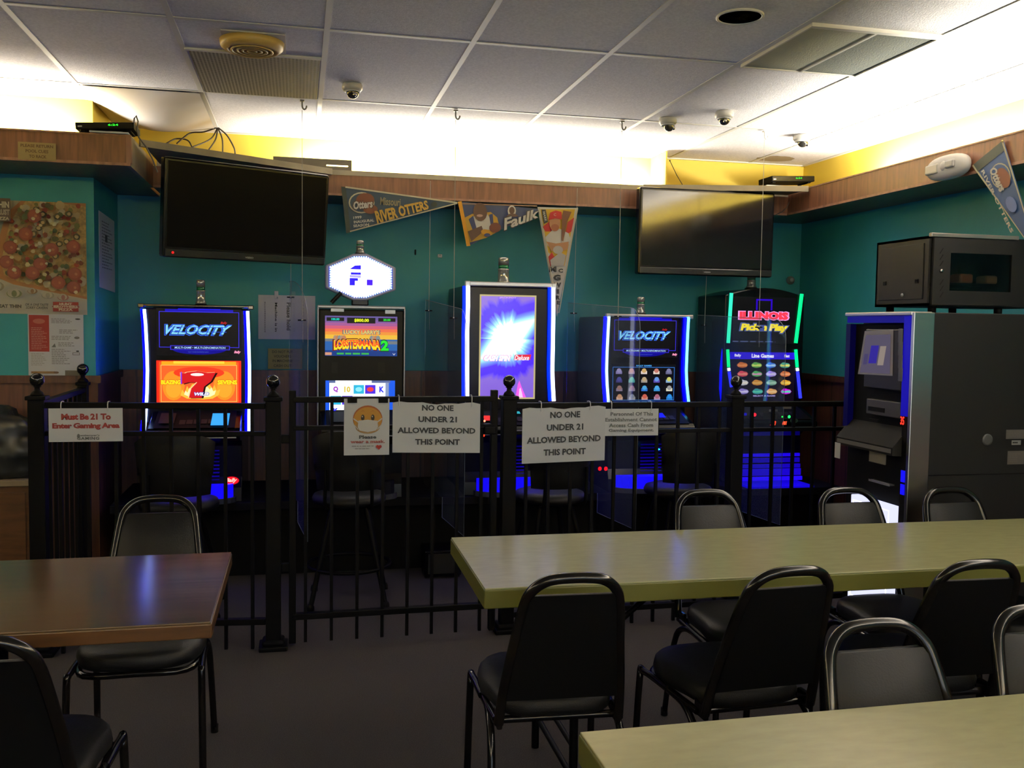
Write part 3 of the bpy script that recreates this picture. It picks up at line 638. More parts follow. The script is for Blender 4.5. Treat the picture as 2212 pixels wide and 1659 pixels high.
# --- machine 5 -----------------------------------------------------------------
Y5 = 5.80
g = thing('slot_machine', 'slot machine with arched top and green light strips, nearest the back right corner', 'slot machine', (3.05, Y5, ST), 'video slot machines along the back wall')
b = MB(g); prof = []
A5 = at_y(1567, 645, Y5).x; B5 = at_y(1738, 645, Y5).x; zt5 = at_y(1650, 622, Y5).z; ze5 = at_y(1570, 637, Y5).z
out = [(A5, ST), (B5, ST), (B5, ze5)] + [(B5+(A5-B5)*i/10, ze5+(zt5-ze5)*math.sin(math.pi*i/10)) for i in range(1, 10)] + [(A5, ze5)]
b.prism([(x, Y5, z) for x, z in out], (0, 0.44, 0), M_BLACKG); b.build('cabinet', bevel=0.006)
b = MB(g); dz = [(Y5-0.001, 1.0), (Y5-0.22, 0.92), (Y5-0.245, 0.90), (Y5-0.245, 0.865), (Y5-0.09, 0.835), (Y5-0.04, 0.80), (Y5-0.045, 0.62), (Y5-0.08, ST), (Y5-0.001, ST)]
b.prism([(A5+0.02, y, z) for y, z in dz], (B5-A5-0.04, 0, 0), M_BLACKG); b.build('lower_cabinet')
def ill(a):
    a.rect(0, 0, 1, 1, em('08080C', 1)); a.frame(0.36, 0.68, 0.62, 0.96, 0.025, em('3000D0', 0.9)); a.rect(0.30, 0.6, 0.68, 0.72, em('08080C', 1))
    a.text('ILLINOIS', 0.49, 0.60, 0.78, 0.17, em('FF3A50', 1.15), 0.07, 0.0, 1.0, outline=em('F8A0E8', 1.1), ow=0.05)
    a.text('Pick n Play', 0.5, 0.33, 0.76, 0.19, em('FFE830', 1.15), 0.06, 0.15, 0.95, outline=em('5A6AA8', 0.9), ow=0.06)
    a.poly([(0.42, 0.28), (0.46, 0.40), (0.50, 0.40), (0.48, 0.26)], em('5060B0', 0.9)); a.lines(0.0, 0.02, 0.98, 0.06, 1, em('6070A0', 0.7), 4, 0.5)
screen_unit(g, 1583, 642, 1718, 742, Y5-0.004, ill, 'top_screen')
def line_games(a):
    a.rect(0, 0, 1, 1, em('100818', 1)); a.rect(0, 0.86, 1, 1, em('2A10E0', 1.0)); a.text('Line Games', 0.5, 0.93, 0.34, 0.08, em('F0F0FF', 1.2), 0.04)
    a.text('Bally', 0.12, 0.93, 0.1, 0.07, em('E8E8FF', 1), 0.05); a.text('Next', 0.87, 0.93, 0.08, 0.06, em('E8E8FF', 1), 0.04)
    pal = ['C06830', '60A850', '3878E0', '50A890', 'D04858', '50B060', 'A890E8', 'D07040', 'C8C8D0', 'C88838', '78A890', 'E0A030', '9080D0', '3898A0', 'E8A860', 'D020E8']
    tp = ['E89050', 'D0E070', 'B0D8F8', 'E0E070', 'E88878', 'D898C0', 'D8D0F8', 'F0A070', 'F0E8D8', 'E0B060', 'A8D0B8', 'F0D060', 'D8D0F8', '60D0B0', 'F8D098', '60E0C0']
    for r in range(4):
        for c in range(4):
            i = r*4+c; s = 0.19 + 0.215*c; t = 0.74 - 0.175*r
            a.ell(s, t, 0.085, 0.055, em(pal[i], 0.9), 8); a.rect(s-0.07, t-0.022, s+0.07, t+0.02, em(tp[i], 0.9)); a.ell(s-0.02, t+0.035, 0.04, 0.03, em(pal[i], 1.0), 6)
    a.text('SELECT A GAME', 0.5, 0.13, 0.34, 0.03, em('C0B0F8', 1), 0.03)
screen_unit(g, 1575, 761, 1716, 868, Y5-0.004, line_games, 'main_screen')
GR = em('00FF90', 1.3); GR2 = em('30F0C0', 1.3)
def seg(u0, v0, u1, v1, m, r=0.0125):
    p0, p1 = at_y(u0, v0, Y5-0.014), at_y(u1, v1, Y5-0.014); led_poly(g, [p0, p0.lerp(p1, 0.5), p1], r, m)
seg(1580, 633, 1573, 741, GR2); seg(1732, 635, 1719, 741, GR)
seg(1572, 755, 1574, 793, GR, 0.011); seg(1574, 795, 1575, 801, em('E8F0FF', 2), 0.011); seg(1575, 803, 1580, 836, em('2A30FF', 2.0), 0.011)
seg(1719, 755, 1722, 793, GR, 0.011); seg(1722, 795, 1723, 801, em('E8F0FF', 2), 0.011); seg(1723, 803, 1729, 860, em('2A30FF', 2.0), 0.011)
led_poly(g, [(lambda p: (p.x, p.y, p.z))(at_y(u, v, Y5+0.03)) for u, v in ((1567, 730), (1562, 760), (1558, 800), (1557, 840), (1560, 868), (1562, 900), (1567, 930))], 0.012, em('0400FF', 1.6), 'side_led_strip')
deck(g, A5+0.02, B5-0.02, Y5, ())
b = MB(g); a = art_y(b, 1600, 880, 1724, 921, Y5-0.246)
z_shift = 0
for (s, t, r_, m_) in ((0.24, 0.62, 0.028, em('FF2030', 2.5)), (0.72, 0.50, 0.014, em('20FF50', 2.5)), (0.84, 0.50, 0.024, em('20FF60', 2.5))): a.disc(s, t, r_, m_)
a.rect(0.0, 0.58, 0.10, 0.72, em('1810D0', 0.8)); a.text('2.70', 0.56, 0.17, 0.10, 0.24, em('FF4020', 2), 0.04, 0.3); a.text('881', 0.76, 0.17, 0.08, 0.20, em('FF5030', 2), 0.04, 0.3)
a.rect(0.48, 0.78, 0.63, 0.9, M_SILVER); a.rect(0.72, 0.92, 0.87, 1.08, M_SILVER); a.rect(0.38, 0.4, 0.62, 0.7, M_DARKG); a.ell(0.1, 0.3, 0.07, 0.14, M_DARKG); a.ell(0.92, 0.3, 0.07, 0.14, mat('dk_green', (0.02, 0.06, 0.03), .4))
b.build('button_panel')
b = MB(g); x0, x1 = A5+0.06, B5-0.06
for z0, z1, s_, d in ((0.80, 0.835, 0.10, 0.05), (0.66, 0.68, 0.9, 0.06), (0.62, 0.65, 0.45, 0.06), (0.585, 0.61, 0.55, 0.07), (0.535, 0.58, 0.7, 0.08), (0.505, 0.53, 1.3, 0.10)): b.box(x0, x1, Y5-d-0.05, Y5-d-0.035, z0, z1, em('2006F0', s_))
b.build('lit_belly_panel')
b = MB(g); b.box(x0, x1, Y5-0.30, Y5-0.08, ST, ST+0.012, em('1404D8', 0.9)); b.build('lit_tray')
candle(g, at_y(1623, 615, 5.95).x, 5.95, zt5-0.004, 0.03, 0.10)
# blue light thrown from under the decks (the machines' own belly lamps)
for x, p_, y in ((-0.56, 1.6, 5.36), (1.245, 1.2, 5.36), (2.14, 1.6, 5.36), (3.05, 1.2, 5.56)):
    area('belly_lamp', (x, y+0.02, 0.813), 0.35, 0.03, p_, (0.05, 0.03, 1.0), (0, 0, 0))

# ------------------------------------------------------------------ televisions
def tv(name, label, w, h, loc, rz, tilt, led_on):
    g = thing(name, label, 'television', loc, None, rz); g.rotation_euler = (tilt, 0, rz)
    b = MB(None, (0, 0, 0)); b.root = g; b.o = Vector((0, 0, 0))
    b.box(-w/2, w/2, 0, 0.07, -h/2, h/2, M_BLACKG, 0.012); b.build('casing')
    b = MB(); b.root = g; b.box(-w/2+0.02, w/2-0.02, -0.003, 0.001, -h/2+0.055, h/2-0.02, mat('tv_glass' + ('_matt' if led_on else ''), (0.004, 0.004, 0.005), 0.25 if led_on else 0.10, spec=0.015 if led_on else 0.4)); b.build('screen')
    b = MB(); b.root = g; b.box(-w/2+0.01, w/2-0.01, -0.010, 0.002, -h/2+0.004, -h/2+0.045, mat('tv_lower', (0.012, 0.012, 0.012), 0.2), 0.004); b.build('lower_bezel')
    b = MB(); b.root = g; a = Art(b, (-0.03, -0.0108, -h/2+0.016), (0.06, 0, 0), (0, 0, 0.012), (0, -1, 0)); a.text('VIZIO', 0.5, 0.5, 0.8, 0.7, M_SILVER, 0.02); b.build('maker_mark')
    if led_on:
        b = MB(); b.root = g; b.sphere((-w/2+0.05, -0.012, -h/2+0.026), 0.006, em('FF1010', 3)); b.build('standby_light')
    b = MB(); b.root = g; b.box(-0.12, 0.12, 0.07, 0.10, -0.15, 0.15, M_BLACK, 0.01); b.build('mount_plate')
    return g
tl = Vector((-0.687, 5.22, 0)); tr = Vector((0.165, 5.60, 0)); cz = (1.838+2.362)/2
w = (tr-tl).length; ang = math.atan2(tr.y-tl.y, tr.x-tl.x)
T1 = tv('television', 'large switched-off television, left one, angled out over the first slot machine', w, 0.52, ((tl.x+tr.x)/2, (tl.y+tr.y)/2, cz), ang, math.radians(6), True)
b = MB(); b.root = T1; b.box(-0.05, 0.05, 0.09, 0.50, -0.04, 0.04, M_BLACK); b.build('wall_arm')
T2 = tv('television', 'smaller switched-off television with a pale reflection, right of the pennants', 0.945, 0.555, (2.595, 5.72, 2.13), 0.0, math.radians(0.5), False)
b = MB(); b.root = T2; b.box(-0.05, 0.05, 0.09, 0.56, -0.04, 0.06, M_BLACK); b.build('wall_arm')

# ------------------------------------------------------------------ railing round the gaming area
def post(x, y, label, size=0.068):
    g = thing('fence_post', label, 'post', (x, y, 0), 'black iron railing posts with ball tops')
    h = size/2
    b = MB(g); b.box(x-h, x+h, y-h, y+h, 0.03, 1.150, M_IRON, 0.004); b.box(x-h-0.008, x+h+0.008, y-h-0.008, y+h+0.008, 1.148, 1.166, M_IRON, 0.004); b.build('shaft')
    b = MB(g); b.box(x-0.065, x+0.065, y-0.065, y+0.065, 0, 0.022, M_IRON, 0.006); b.box(x-0.05, x+0.05, y-0.05, y+0.05, 0.02, 0.045, M_IRON, 0.01); b.build('base_plate')
    b = MB(g); b.lathe([(0.030, 1.164), (0.024, 1.180), (0.012, 1.19), (0.011, 1.202), (0.02, 1.208)], (x, y, 0), M_IRON); b.sphere((x, y, 1.236), 0.031, mat('ball_gloss', (0.01, 0.01, 0.011), 0.08, 0.2)); b.build('ball_finial')
    return g
PX = [(-1.127, 4.50), (-0.112, 4.40), (1.0, 4.445), (2.206, 4.46)]
post(*PX[0], 'black fence post at the corner beside the Must Be 21 sign')
post(*PX[1], 'black fence post between the first slot machine and the gate')
post(*PX[2], 'black fence post standing in front of the tall burst screen')
post(*PX[3], 'black fence post in front of the arched green-lit slot machine')
post(-1.147, 5.50, 'far black fence post against the bay wall below the pizza poster', 0.05)
def rail_section(name, label, x0, y0, x1, y1, zt, z2, zb, n, bal_bottom=0.0, stiles=False, first=None, cat='railing'):
    p0, p1 = Vector((x0, y0, 0)), Vector((x1, y1, 0)); L = (p1-p0).length; ang = math.atan2(y1-y0, x1-x0)
    g = thing(name, label, cat, (x0, y0, 0), None); g.rotation_euler = (0, 0, ang)
    def mb(): b = MB(); b.root = g; return b
    hw = 0.019
    for nm, z, th in (('top_rail', zt, 0.026), ('middle_rail', z2, 0.02), ('bottom_rail', zb, 0.028)):
        b = mb(); b.box(0, L, -hw, hw, z-th, z, M_IRON, 0.003); b.build(nm)
    for i in range(n):
        x = L*(i+0.5+0.0)/n; b = mb(); b.box(x-0.0075, x+0.0075, -0.0075, 0.0075, bal_bottom, zt-0.025, M_IRON); b.build('baluster')
    if stiles:
        for x in (0.0, L): b = mb(); b.box(x-0.016, x+0.016, -0.018, 0.018, bal_bottom, zt+0.03, M_IRON, 0.003); b.build('stile')
    return g
rail_section('iron_railing', 'black railing panel behind the Must Be 21 sign', PX[0][0]+0.034, PX[0][1], PX[1][0]-0.034, PX[1][1], 1.137, 1.008, 0.142, 8)
G = rail_section('gate', 'black railing gate with the yellow face sign taped on it', PX[1][0]+0.085, 4.42, PX[2][0]-0.075, 4.44, 1.164, 1.030, 0.150, 8, 0.012, True, cat='gate')
b = MB(); b.root = G; b.box(-0.05, -0.012, -0.012, 0.012, 0.35, 0.39, M_IRON, 0.003); b.build('hinge')
b = MB(); b.root = G; b.box(-0.05, -0.012, -0.012, 0.012, 0.95, 0.99, M_IRON, 0.003); b.build('hinge')
b = MB(); b.root = G; b.box(0.90, 0.96, -0.03, 0.0, 0.98, 1.02, M_IRON, 0.006); b.build('latch')
rail_section('iron_railing', 'black railing panel carrying the Personnel sign', PX[2][0]+0.034, PX[2][1], PX[3][0]-0.034, PX[3][1], 1.131, 0.995, 0.097, 10)
rail_section('iron_railing', 'black railing panel running behind the payout kiosk at the right', PX[3][0]+0.034, PX[3][1], 3.56, 4.47, 1.131, 0.995, 0.097, 11)
rail_section('iron_railing', 'black railing side panel running back to the bay wall', PX[0][0], PX[0][1]+0.034, -1.147, 5.475, 1.137, 1.008, 0.142, 8)

# ------------------------------------------------------------------ signs on the railing
RED = ink('8C2A24'); INK = ink('16181A'); GREY = ink('5A5C58')
def hang_sign(label, u0, v0, u1, v1, y, fn, hooks, paper=M_PAPER, rail_z=1.15, wave=False, thick=0.0015, cat='sign', skew=0.0, clip='hook'):
    A = at_y(u0, v0, y); Bc = at_y(u1, v0, y); C = at_y(u0, v1, y); D = at_y(u1, v1, y)
    x0, x1 = (A.x+C.x)/2, (Bc.x+D.x)/2; z1 = (A.z+Bc.z)/2; z0 = (C.z+D.z)/2
    # photo tilt of the sheet
    dz = (Bc.z - A.z)
    g = thing('hanging_sign', label, cat, ((x0+x1)/2, y, z1))
    b = MB(g); n = 12; top = []; bot = []
    for i in range(n+1):
        s = i/n; wv = (0.004*math.sin(s*9)+0.003*math.sin(s*23)) if wave else 0
        top.append(Vector((x0+(x1-x0)*s, y, z1+skew*(s-0.5)+wv))); bot.append(Vector((x0+(x1-x0)*s, y, z0+skew*(s-0.5))))
    pts = top + list(reversed(bot)); b.prism(pts, (0, thick, 0), paper); sh = b.build('sheet')
    b = MB(g); a = Art(b, (x0, y-0.0012, z0-skew/2), (x1-x0, 0, skew), (0, 0, z1-z0), (0, -1, 0), 0.0006); fn(a); b.build('lettering')
    for s in hooks:
        x = x0+(x1-x0)*s; b = MB(g); zt = z1+skew*(s-0.5)
        if clip == 'hook':
            yr = y+0.024
            b.tube([(x, y-0.004, zt-0.014), (x, y-0.005, rail_z-0.005), (x, y+0.004, rail_z+0.006), (x, yr, rail_z+0.007), (x, yr+0.024, rail_z+0.004)], 0.0022, mat('wire_ring', (0.6, 0.6, 0.58), 0.3, 0.5), 6); b.build('wire_hook')
        else:
            b.box(x-0.022, x+0.022, y-0.004, y-0.001, zt-0.02, zt+0.004, M_BLACK); b.build('tape')
    return g
def no_one(a, offs=0.0):
    for t, s, w, k in ((0.905+offs, 0.51, 0.36, 'NO ONE'), (0.675+offs, 0.51, 0.44, 'UNDER 21'), (0.45+offs, 0.50, 0.89, 'ALLOWED BEYOND'), (0.22+offs, 0.51, 0.51, 'THIS POINT')):
        a.text(k, s, t, w, 0.118, INK, 0.035)
hang_sign('white NO ONE UNDER 21 sheet hung on the gate beside the yellow face sign', 848, 871, 1037, 978, 4.395, lambda a: no_one(a), (0.07, 0.90), M_PAPER, 1.165, True, skew=-0.008)
def no_one2(a): no_one(a, -0.03)
hang_sign('white glossy NO ONE UNDER 21 sheet hung next to the Personnel sign', 1128, 881, 1307, 998, 4.41, no_one2, (0.22, 0.81), M_PAPERG, 1.132, True, skew=0.010)
def pers(a):
    for t, s, w, k in ((0.81, 0.50, 0.79, 'Personnel Of This'), (0.60, 0.49, 0.96, 'Establishment Cannot'), (0.39, 0.49, 0.82, 'Access Cash From'), (0.19, 0.495, 0.84, 'Gaming Equipment.')): a.text(k, s, t, w, 0.14, GREY, 0.025)
hang_sign('small white sign reading Personnel Of This Establishment Cannot Access Cash', 1306, 883, 1422, 941, 4.415, pers, (0.12, 0.86), M_PAPER, 1.132, False, 0.003)
def must(a):
    a.text('Must Be 21 To', 0.505, 0.75, 0.67, 0.19, RED, 0.05, 0, 0.93); a.text('Enter Gaming Area', 0.505, 0.46, 0.91, 0.21, RED, 0.05, 0, 0.93)
    a.text('Settlemyer\'s', 0.54, 0.185, 0.29, 0.06, GREY, 0.04); a.text('GAMING', 0.53, 0.10, 0.30, 0.09, GREY, 0.04, 0, 1.2); a.ell(0.40, 0.17, 0.02, 0.07, GREY, 10)
hang_sign('white plastic sign with red words Must Be 21 To Enter Gaming Area', 105, 882, 265, 954, 4.42, must, (0.17, 0.80), M_PAPER, 1.138, False, 0.004)
def mask(a):
    O = ink('C89030'); O2 = ink('A85A28'); D = ink('2A2010'); Wm = ink('D8D4CC'); GL = ink('8A8880')
    a.ell(0.52, 0.64, 0.325, 0.24, O2, 28); a.ell(0.52, 0.625, 0.31, 0.225, O, 28); a.ell(0.52, 0.50, 0.27, 0.12, ink('B8905A'), 20)
    a.ell(0.41, 0.665, 0.04, 0.055, D, 14); a.ell(0.63, 0.665, 0.04, 0.055, D, 14); a.ell(0.40, 0.685, 0.012, 0.015, Wm, 8); a.ell(0.62, 0.685, 0.012, 0.015, Wm, 8)
    for s in (0.41, 0.63): a.poly([(s-0.05, 0.765), (s, 0.785), (s+0.05, 0.768), (s, 0.795)], O2)
    a.poly([(0.21, 0.66), (0.31, 0.60), (0.31, 0.575), (0.20, 0.64)], Wm); a.poly([(0.84, 0.64), (0.73, 0.575), (0.73, 0.60), (0.83, 0.66)], Wm)
    a.poly([(0.21, 0.56), (0.31, 0.47), (0.31, 0.445), (0.22, 0.54)], Wm); a.poly([(0.83, 0.54), (0.73, 0.445), (0.73, 0.47), (0.83, 0.56)], Wm)
    a.poly([(0.31, 0.615), (0.52, 0.63), (0.73, 0.61), (0.745, 0.50), (0.70, 0.44), (0.52, 0.41), (0.34, 0.44), (0.30, 0.50)], Wm)
    a.text('Please', 0.52, 0.325, 0.38, 0.062, ink('3A3A38'), 0.035); a.text('wear a mask.', 0.52, 0.245, 0.76, 0.058, ink('9A4A40'), 0.035)
    a.lines(0.17, 0.14, 0.66, 0.19, 1, GL, 2, 0.3); a.lines(0.24, 0.10, 0.62, 0.14, 1, GL, 5, 0.3)
    R = ink('A02820'); a.ell(0.735, 0.155, 0.035, 0.028, R, 10); a.ell(0.795, 0.155, 0.035, 0.028, R, 10); a.poly([(0.702, 0.15), (0.828, 0.15), (0.765, 0.095)], R)
hang_sign('white sheet with a yellow masked face reading Please wear a mask', 743, 861, 841, 983, 4.398, mask, (0.18, 0.86), M_PAPER, 1.16, False, cat='sign', clip='tape')

# ------------------------------------------------------------------ clear dividers hung on strings between machines
M_ACR = glass('acrylic', 'B8C8D0', 0.03, 0.12)
M_EDGE = mat('acrylic_edge', (0.30, 0.33, 0.35), 0.2)
def divider(label, xf, xn, ztop_f, ztop_n, yn=4.97, yf=6.0, zb=0.36, curve=False):
    """xf: x at y=5.9, xn: x at y=5.25"""
    k = (xn-xf)/(5.25-5.9)
    def P(y, z): return Vector((xf + (y-5.9)*k, y, z))
    g = thing('clear_divider', label, 'divider', (P(5.4, 0).x, 5.4, zb), 'clear dividers hanging between slot machines')
    if curve:
        top = [P(yf-(yf-yn)*math.sin(t), ztop_n + (ztop_f-ztop_n)*math.cos(t)) for t in [math.pi/2*i/10 for i in range(11)]]
    else:
        top = [P(yf, ztop_f), P(yn+0.12, ztop_n+0.02)] + [P(yn+0.12-0.12*math.sin(t), ztop_n-0.10+0.12*math.cos(t)) for t in [math.pi/2*i/5 for i in range(1, 6)]]
    out = [P(yf, ST+0.003)] + top + [P(yn, zb), P(5.485, zb), P(5.485, ST+0.003)]
    b = MB(g); b.prism(out, (0.003, 0, 0), M_ACR); b.build('sheet')
    b = MB(g); b.tube([p+Vector((0.0015, 0, 0)) for p in out[1:]], 0.0016, M_EDGE, 5, False); b.build('polished_edge')
    for y, z1, hook in ((5.9, 0, 0), (5.25, CEIL-0.06, 1)):
        zt = top[0].z - 0.07 if not hook else ztop_n + (0.12 if curve else -0.03)
        if curve: zt = (ztop_n+(ztop_f-ztop_n)*0.62) if not hook else ztop_n+0.02
        q = P(y, zt); yy = y if hook else 5.87
        zz = z1 if hook else 2.40
        b = MB(g); b.tube([(q.x, yy, zz), (q.x+0.0015, y, q.z)], 0.0016, M_STRING, 5); b.build('string')
        b = MB(g); b.box(q.x-0.022, q.x+0.022, y-0.004, y+0.004, q.z-0.004, q.z+0.004, M_BLACK); b.sphere((q.x+0.001, y, q.z), 0.007, M_CHROME, n=8); b.build('clip')
        b = MB(g); b.tube([(q.x+0.004, y, q.z), (q.x+0.006, y, q.z-0.12)], 0.001, M_STRING, 4); b.build('string_tail')
        if hook:
            h = thing('ceiling_hook', {0: 'plastic ceiling hook above the paper pinned left of the second machine', 1: 'plastic ceiling hook left of the pennants, near the domed camera', 2: 'plastic ceiling hook above the baseball player pennant, between two grid bars', 3: 'white plastic ceiling hook near the two dome cameras at right'}[divider.n], 'hook', (q.x, 5.25, CEIL), 'plastic hooks on the ceiling holding divider strings')
            mm = M_WHITE if divider.n == 3 else mat('hook_grey', (0.22, 0.22, 0.20), 0.4)
            b = MB(h); b.box(q.x-0.012, q.x+0.012, 5.235, 5.265, CEIL-0.014, CEIL-0.006, mm, 0.003); b.build('pad')
            b = MB(h); b.tube([(q.x, 5.25, CEIL-0.012), (q.x, 5.25, CEIL-0.035)] + [(q.x+0.012-0.012*math.cos(t), 5.25, CEIL-0.035-0.02*math.sin(t)) for t in [math.pi*i/8 for i in range(9)]], 0.0045, mm, 6); b.build('curl')
    divider.n += 1
divider.n = 0
divider('clear curved divider beside the papers left of the second slot machine', -0.047, 0.018, 1.76, 1.50, curve=True)
divider('clear divider sheet left of the tall burst-screen machine', 0.80, 0.853, 1.665, 1.575)
divider('clear divider sheet between the tall machine and the machine with the icon grid', 1.752, 1.83, 1.665, 1.60)
divider('clear divider sheet just left of the arched green-lit machine', 2.672, 2.735, 1.60, 1.55)

# ------------------------------------------------------------------ pennants
def pennant(label, pts, y, band, field, art, thick=0.003, plane='y'):
    g = thing('pennant', label, 'pennant', sum((Vector(p) for p in pts), Vector())/3, 'felt sports pennants pinned to the wood valance')
    N = Vector((0, 1, 0)) if plane == 'y' else Vector((1, 0, 0))
    b = MB(g); b.prism(pts, N*thick, field); f = b.build('felt')
    art(g); return g
def tri_art(g, A, B, C, N, u_len=None):
    """frame: origin A, U from wide-end middle to the tip etc. is left to the caller"""
    return None
YP = VB-0.034
CREAM = ink('B8B090'); NAVY = ink('24384C'); NAVY2 = ink('1E2A58'); GOLD = ink('C8A040'); BRN = ink('6A3A22'); WHT = ink('C8C4B4'); SK1 = ink('4A3024'); SK2 = ink('A87850'); DKG = ink('26302C')
def P_(u, v, y=YP): return at_y(u, v, y)
def px_art(b, y, eps=0.0007):
    """art frame in photo pixels on the plane y (only used to lay print on its real surface)"""
    class A_:
        k = 0
        def pt(s, u, v): p = at_y(u, v, y); p.y = y - s.k*eps; return p
        def poly(s, pts, m): s.k += 1; b.poly([s.pt(*p) for p in pts], m)
        def ell(s, u, v, ru, rv, m, n=14, rot=0): s.poly([(u + ru*math.cos(2*math.pi*i/n)*math.cos(rot) - rv*math.sin(2*math.pi*i/n)*math.sin(rot), v - (ru*math.cos(2*math.pi*i/n)*math.sin(rot) + rv*math.sin(2*math.pi*i/n)*math.cos(rot))) for i in range(n)], m)
        def text(s, body, u, v, w, h, m, rot=0.0, bold=0.0, shear=0.0, grow=0.0, sp=1.0):
            V, F, x0, x1, y0, y1 = text_geo(body, bold, shear, sp); s.k += 1; pts = []
            for x, yy in V:
                a_ = ((x-x0)/(x1-x0)-0.5)*w; c_ = ((yy-y0)/(y1-y0)-0.5)*h*(1+grow*((x-x0)/(x1-x0)-0.5))
                pts.append(s.pt(u + a_*math.cos(rot) - c_*math.sin(rot)*-1*-1, v - (a_*math.sin(rot) + c_*math.cos(rot))))
            b.add(pts, F, m)
        def strip(s, p, q, w, m):
            d = Vector((q[0]-p[0], q[1]-p[1])); n_ = Vector((-d.y, d.x)).normalized()*w/2
            s.poly([(p[0]+n_.x, p[1]+n_.y), (q[0]+n_.x, q[1]+n_.y), (q[0]-n_.x, q[1]-n_.y), (p[0]-n_.x, p[1]-n_.y)], m)
    return A_()
def otters(g):
    b = MB(g); a = px_art(b, YP-0.001)
    a.poly([(737, 403), (747, 404), (757, 501), (748, 503)], DKG)
    a.strip((746, 404), (988, 438), 3.4, CREAM); a.strip((756, 500), (988, 439), 2.6, CREAM)
    a.ell(781, 438, 28, 23, CREAM, 20); a.ell(781, 438, 25, 20, NAVY, 20); a.ell(789, 432, 20, 15, BRN, 14); a.ell(800, 452, 16, 10, BRN, 12)
    a.text('Otters', 784, 442, 46, 22, ink('3A2A20'), 0.12, 0.08, 0.2); a.text('Otters', 784, 442, 42, 18, WHT, 0.12, 0.04, 0.2)
    a.text('Missouri', 843, 436, 44, 17, ink('8A7E5A'), -0.07, 0.02); a.text('RIVER OTTERS', 868, 456, 116, 24, GOLD, 0.24, 0.04, 0, -0.35)
    a.text('1999', 772, 470, 18, 6, WHT, 0.1, 0.03); a.text('INAUGURAL', 786, 478, 44, 6, WHT, 0.1, 0.03); a.text('SEASON', 780, 487, 34, 6, WHT, 0.1, 0.03)
    a.ell(937, 442, 7, 6, DKG, 10); b.build('print')
pennant('blue felt team pennant pointing right on the back valance', [P_(737, 403), P_(990, 437), P_(748, 504)], YP, None, NAVY, otters)
def faulk(g):
    b = MB(g); a = px_art(b, YP-0.0045)
    a.poly([(989, 436), (997, 434), (1016, 531), (1008, 532)], ink('D8981C'))
    a.strip((998, 440), (1160, 445), 2.5, ink('8A6A50'))
    a.poly([(1004, 470), (1020, 462), (1060, 458), (1074, 470), (1080, 498), (1050, 514), (1014, 524)], ink('B8902C'))
    a.poly([(1020, 470), (1032, 462), (1052, 462), (1062, 478), (1058, 496), (1030, 500)], WHT); a.poly([(1012, 474), (1022, 466), (1030, 496), (1022, 500)], NAVY2); a.poly([(1056, 464), (1064, 462), (1066, 486), (1060, 488)], NAVY2)
    a.ell(1037, 458, 15, 20, SK1, 16, 0.1); a.ell(1036, 466, 7, 3, ink('B09080'), 8); a.ell(1069, 492, 13, 11, ink('5A2A1A'), 12, 0.2); a.poly([(1010, 500), (1040, 488), (1044, 500), (1018, 522)], SK1)
    a.ell(1050, 503, 12, 7, ink('C89020'), 12, -0.3); a.ell(1052, 508, 7, 4, NAVY2, 10)
    a.ell(1105, 456, 9, 12, WHT, 12); a.ell(1105, 455, 6, 8, SK1, 12); a.poly([(1090, 470), (1100, 462), (1112, 462), (1120, 468)], SK1)
    a.text('Faulk', 1124, 473, 88, 26, ink('2A2A2A'), 0.33, 0.06, 0.35, -0.3); a.text('Faulk', 1124, 473, 84, 22, WHT, 0.33, 0.03, 0.35, -0.3); b.build('print')
pennant('blue and gold football player pennant between two other pennants', [P_(989, 435, YP-0.004), P_(1172, 452, YP-0.004), P_(1011, 532, YP-0.004)], YP, None, ink('22305A'), lambda g: faulk(g))
def mcg(g):
    b = MB(g); a = px_art(b, YP-0.013)
    a.poly([(1163, 449), (1246, 449), (1204, 676)], WHT)
    a.poly([(1167, 452), (1242, 452), (1231, 515), (1219, 575), (1184, 545)], ink('C8A020')); a.poly([(1172, 490), (1190, 476), (1200, 500), (1178, 500)], ink('A82018')); a.poly([(1226, 480), (1240, 470), (1234, 500), (1220, 510)], ink('A82018')); a.poly([(1184, 555), (1192, 545), (1200, 560), (1186, 580)], ink('A82018'))
    a.poly([(1178, 512), (1192, 498), (1208, 494), (1228, 504), (1233, 520), (1226, 530), (1202, 548), (1182, 530)], WHT)
    a.poly([(1180, 522), (1200, 526), (1216, 524), (1228, 522), (1226, 538), (1206, 546), (1190, 542)], SK2); a.ell(1205, 540, 11, 9, ink('A8A49A'), 12); a.poly([(1188, 562), (1210, 545), (1222, 552), (1217, 575), (1190, 575)], ink('A8A49A'))
    a.ell(1198, 482, 12, 17, SK2, 16); a.ell(1198, 492, 9, 8, ink('8A5030'), 12); a.poly([(1184, 476), (1188, 459), (1200, 455), (1212, 458), (1213, 474), (1198, 472)], ink('A82018')); a.text('C', 1198, 464, 5, 6, WHT)
    a.poly([(1213, 466), (1216, 455), (1234, 458), (1224, 480), (1216, 522), (1212, 520)], ink('5A341C')); a.poly([(1169, 453), (1178, 453), (1183, 480), (1174, 484)], INK); a.text('MARK', 1176, 468, 22, 5, WHT, -1.35, 0.02)
    for t, u, v, w, h in (('M', 1193, 582, 16, 12), ('C', 1210, 585, 10, 9), ('G', 1202, 600, 16, 13), ('W', 1203, 616, 16, 11), ('I', 1204, 630, 5, 10), ('R', 1204, 643, 9, 9), ('E', 1205, 654, 7, 8)): a.text(t, u, v, w, h, INK, 0, 0.06)
    a.strip((1163, 449), (1204, 676), 1.8, CREAM); a.strip((1246, 449), (1206, 676), 1.8, CREAM); b.build('print')
pennant('white and red baseball player pennant hanging straight down', [P_(1161, 447, YP-0.010), P_(1249, 450, YP-0.010), P_(1203, 684, YP-0.010)], YP, None, WHT, mcg)
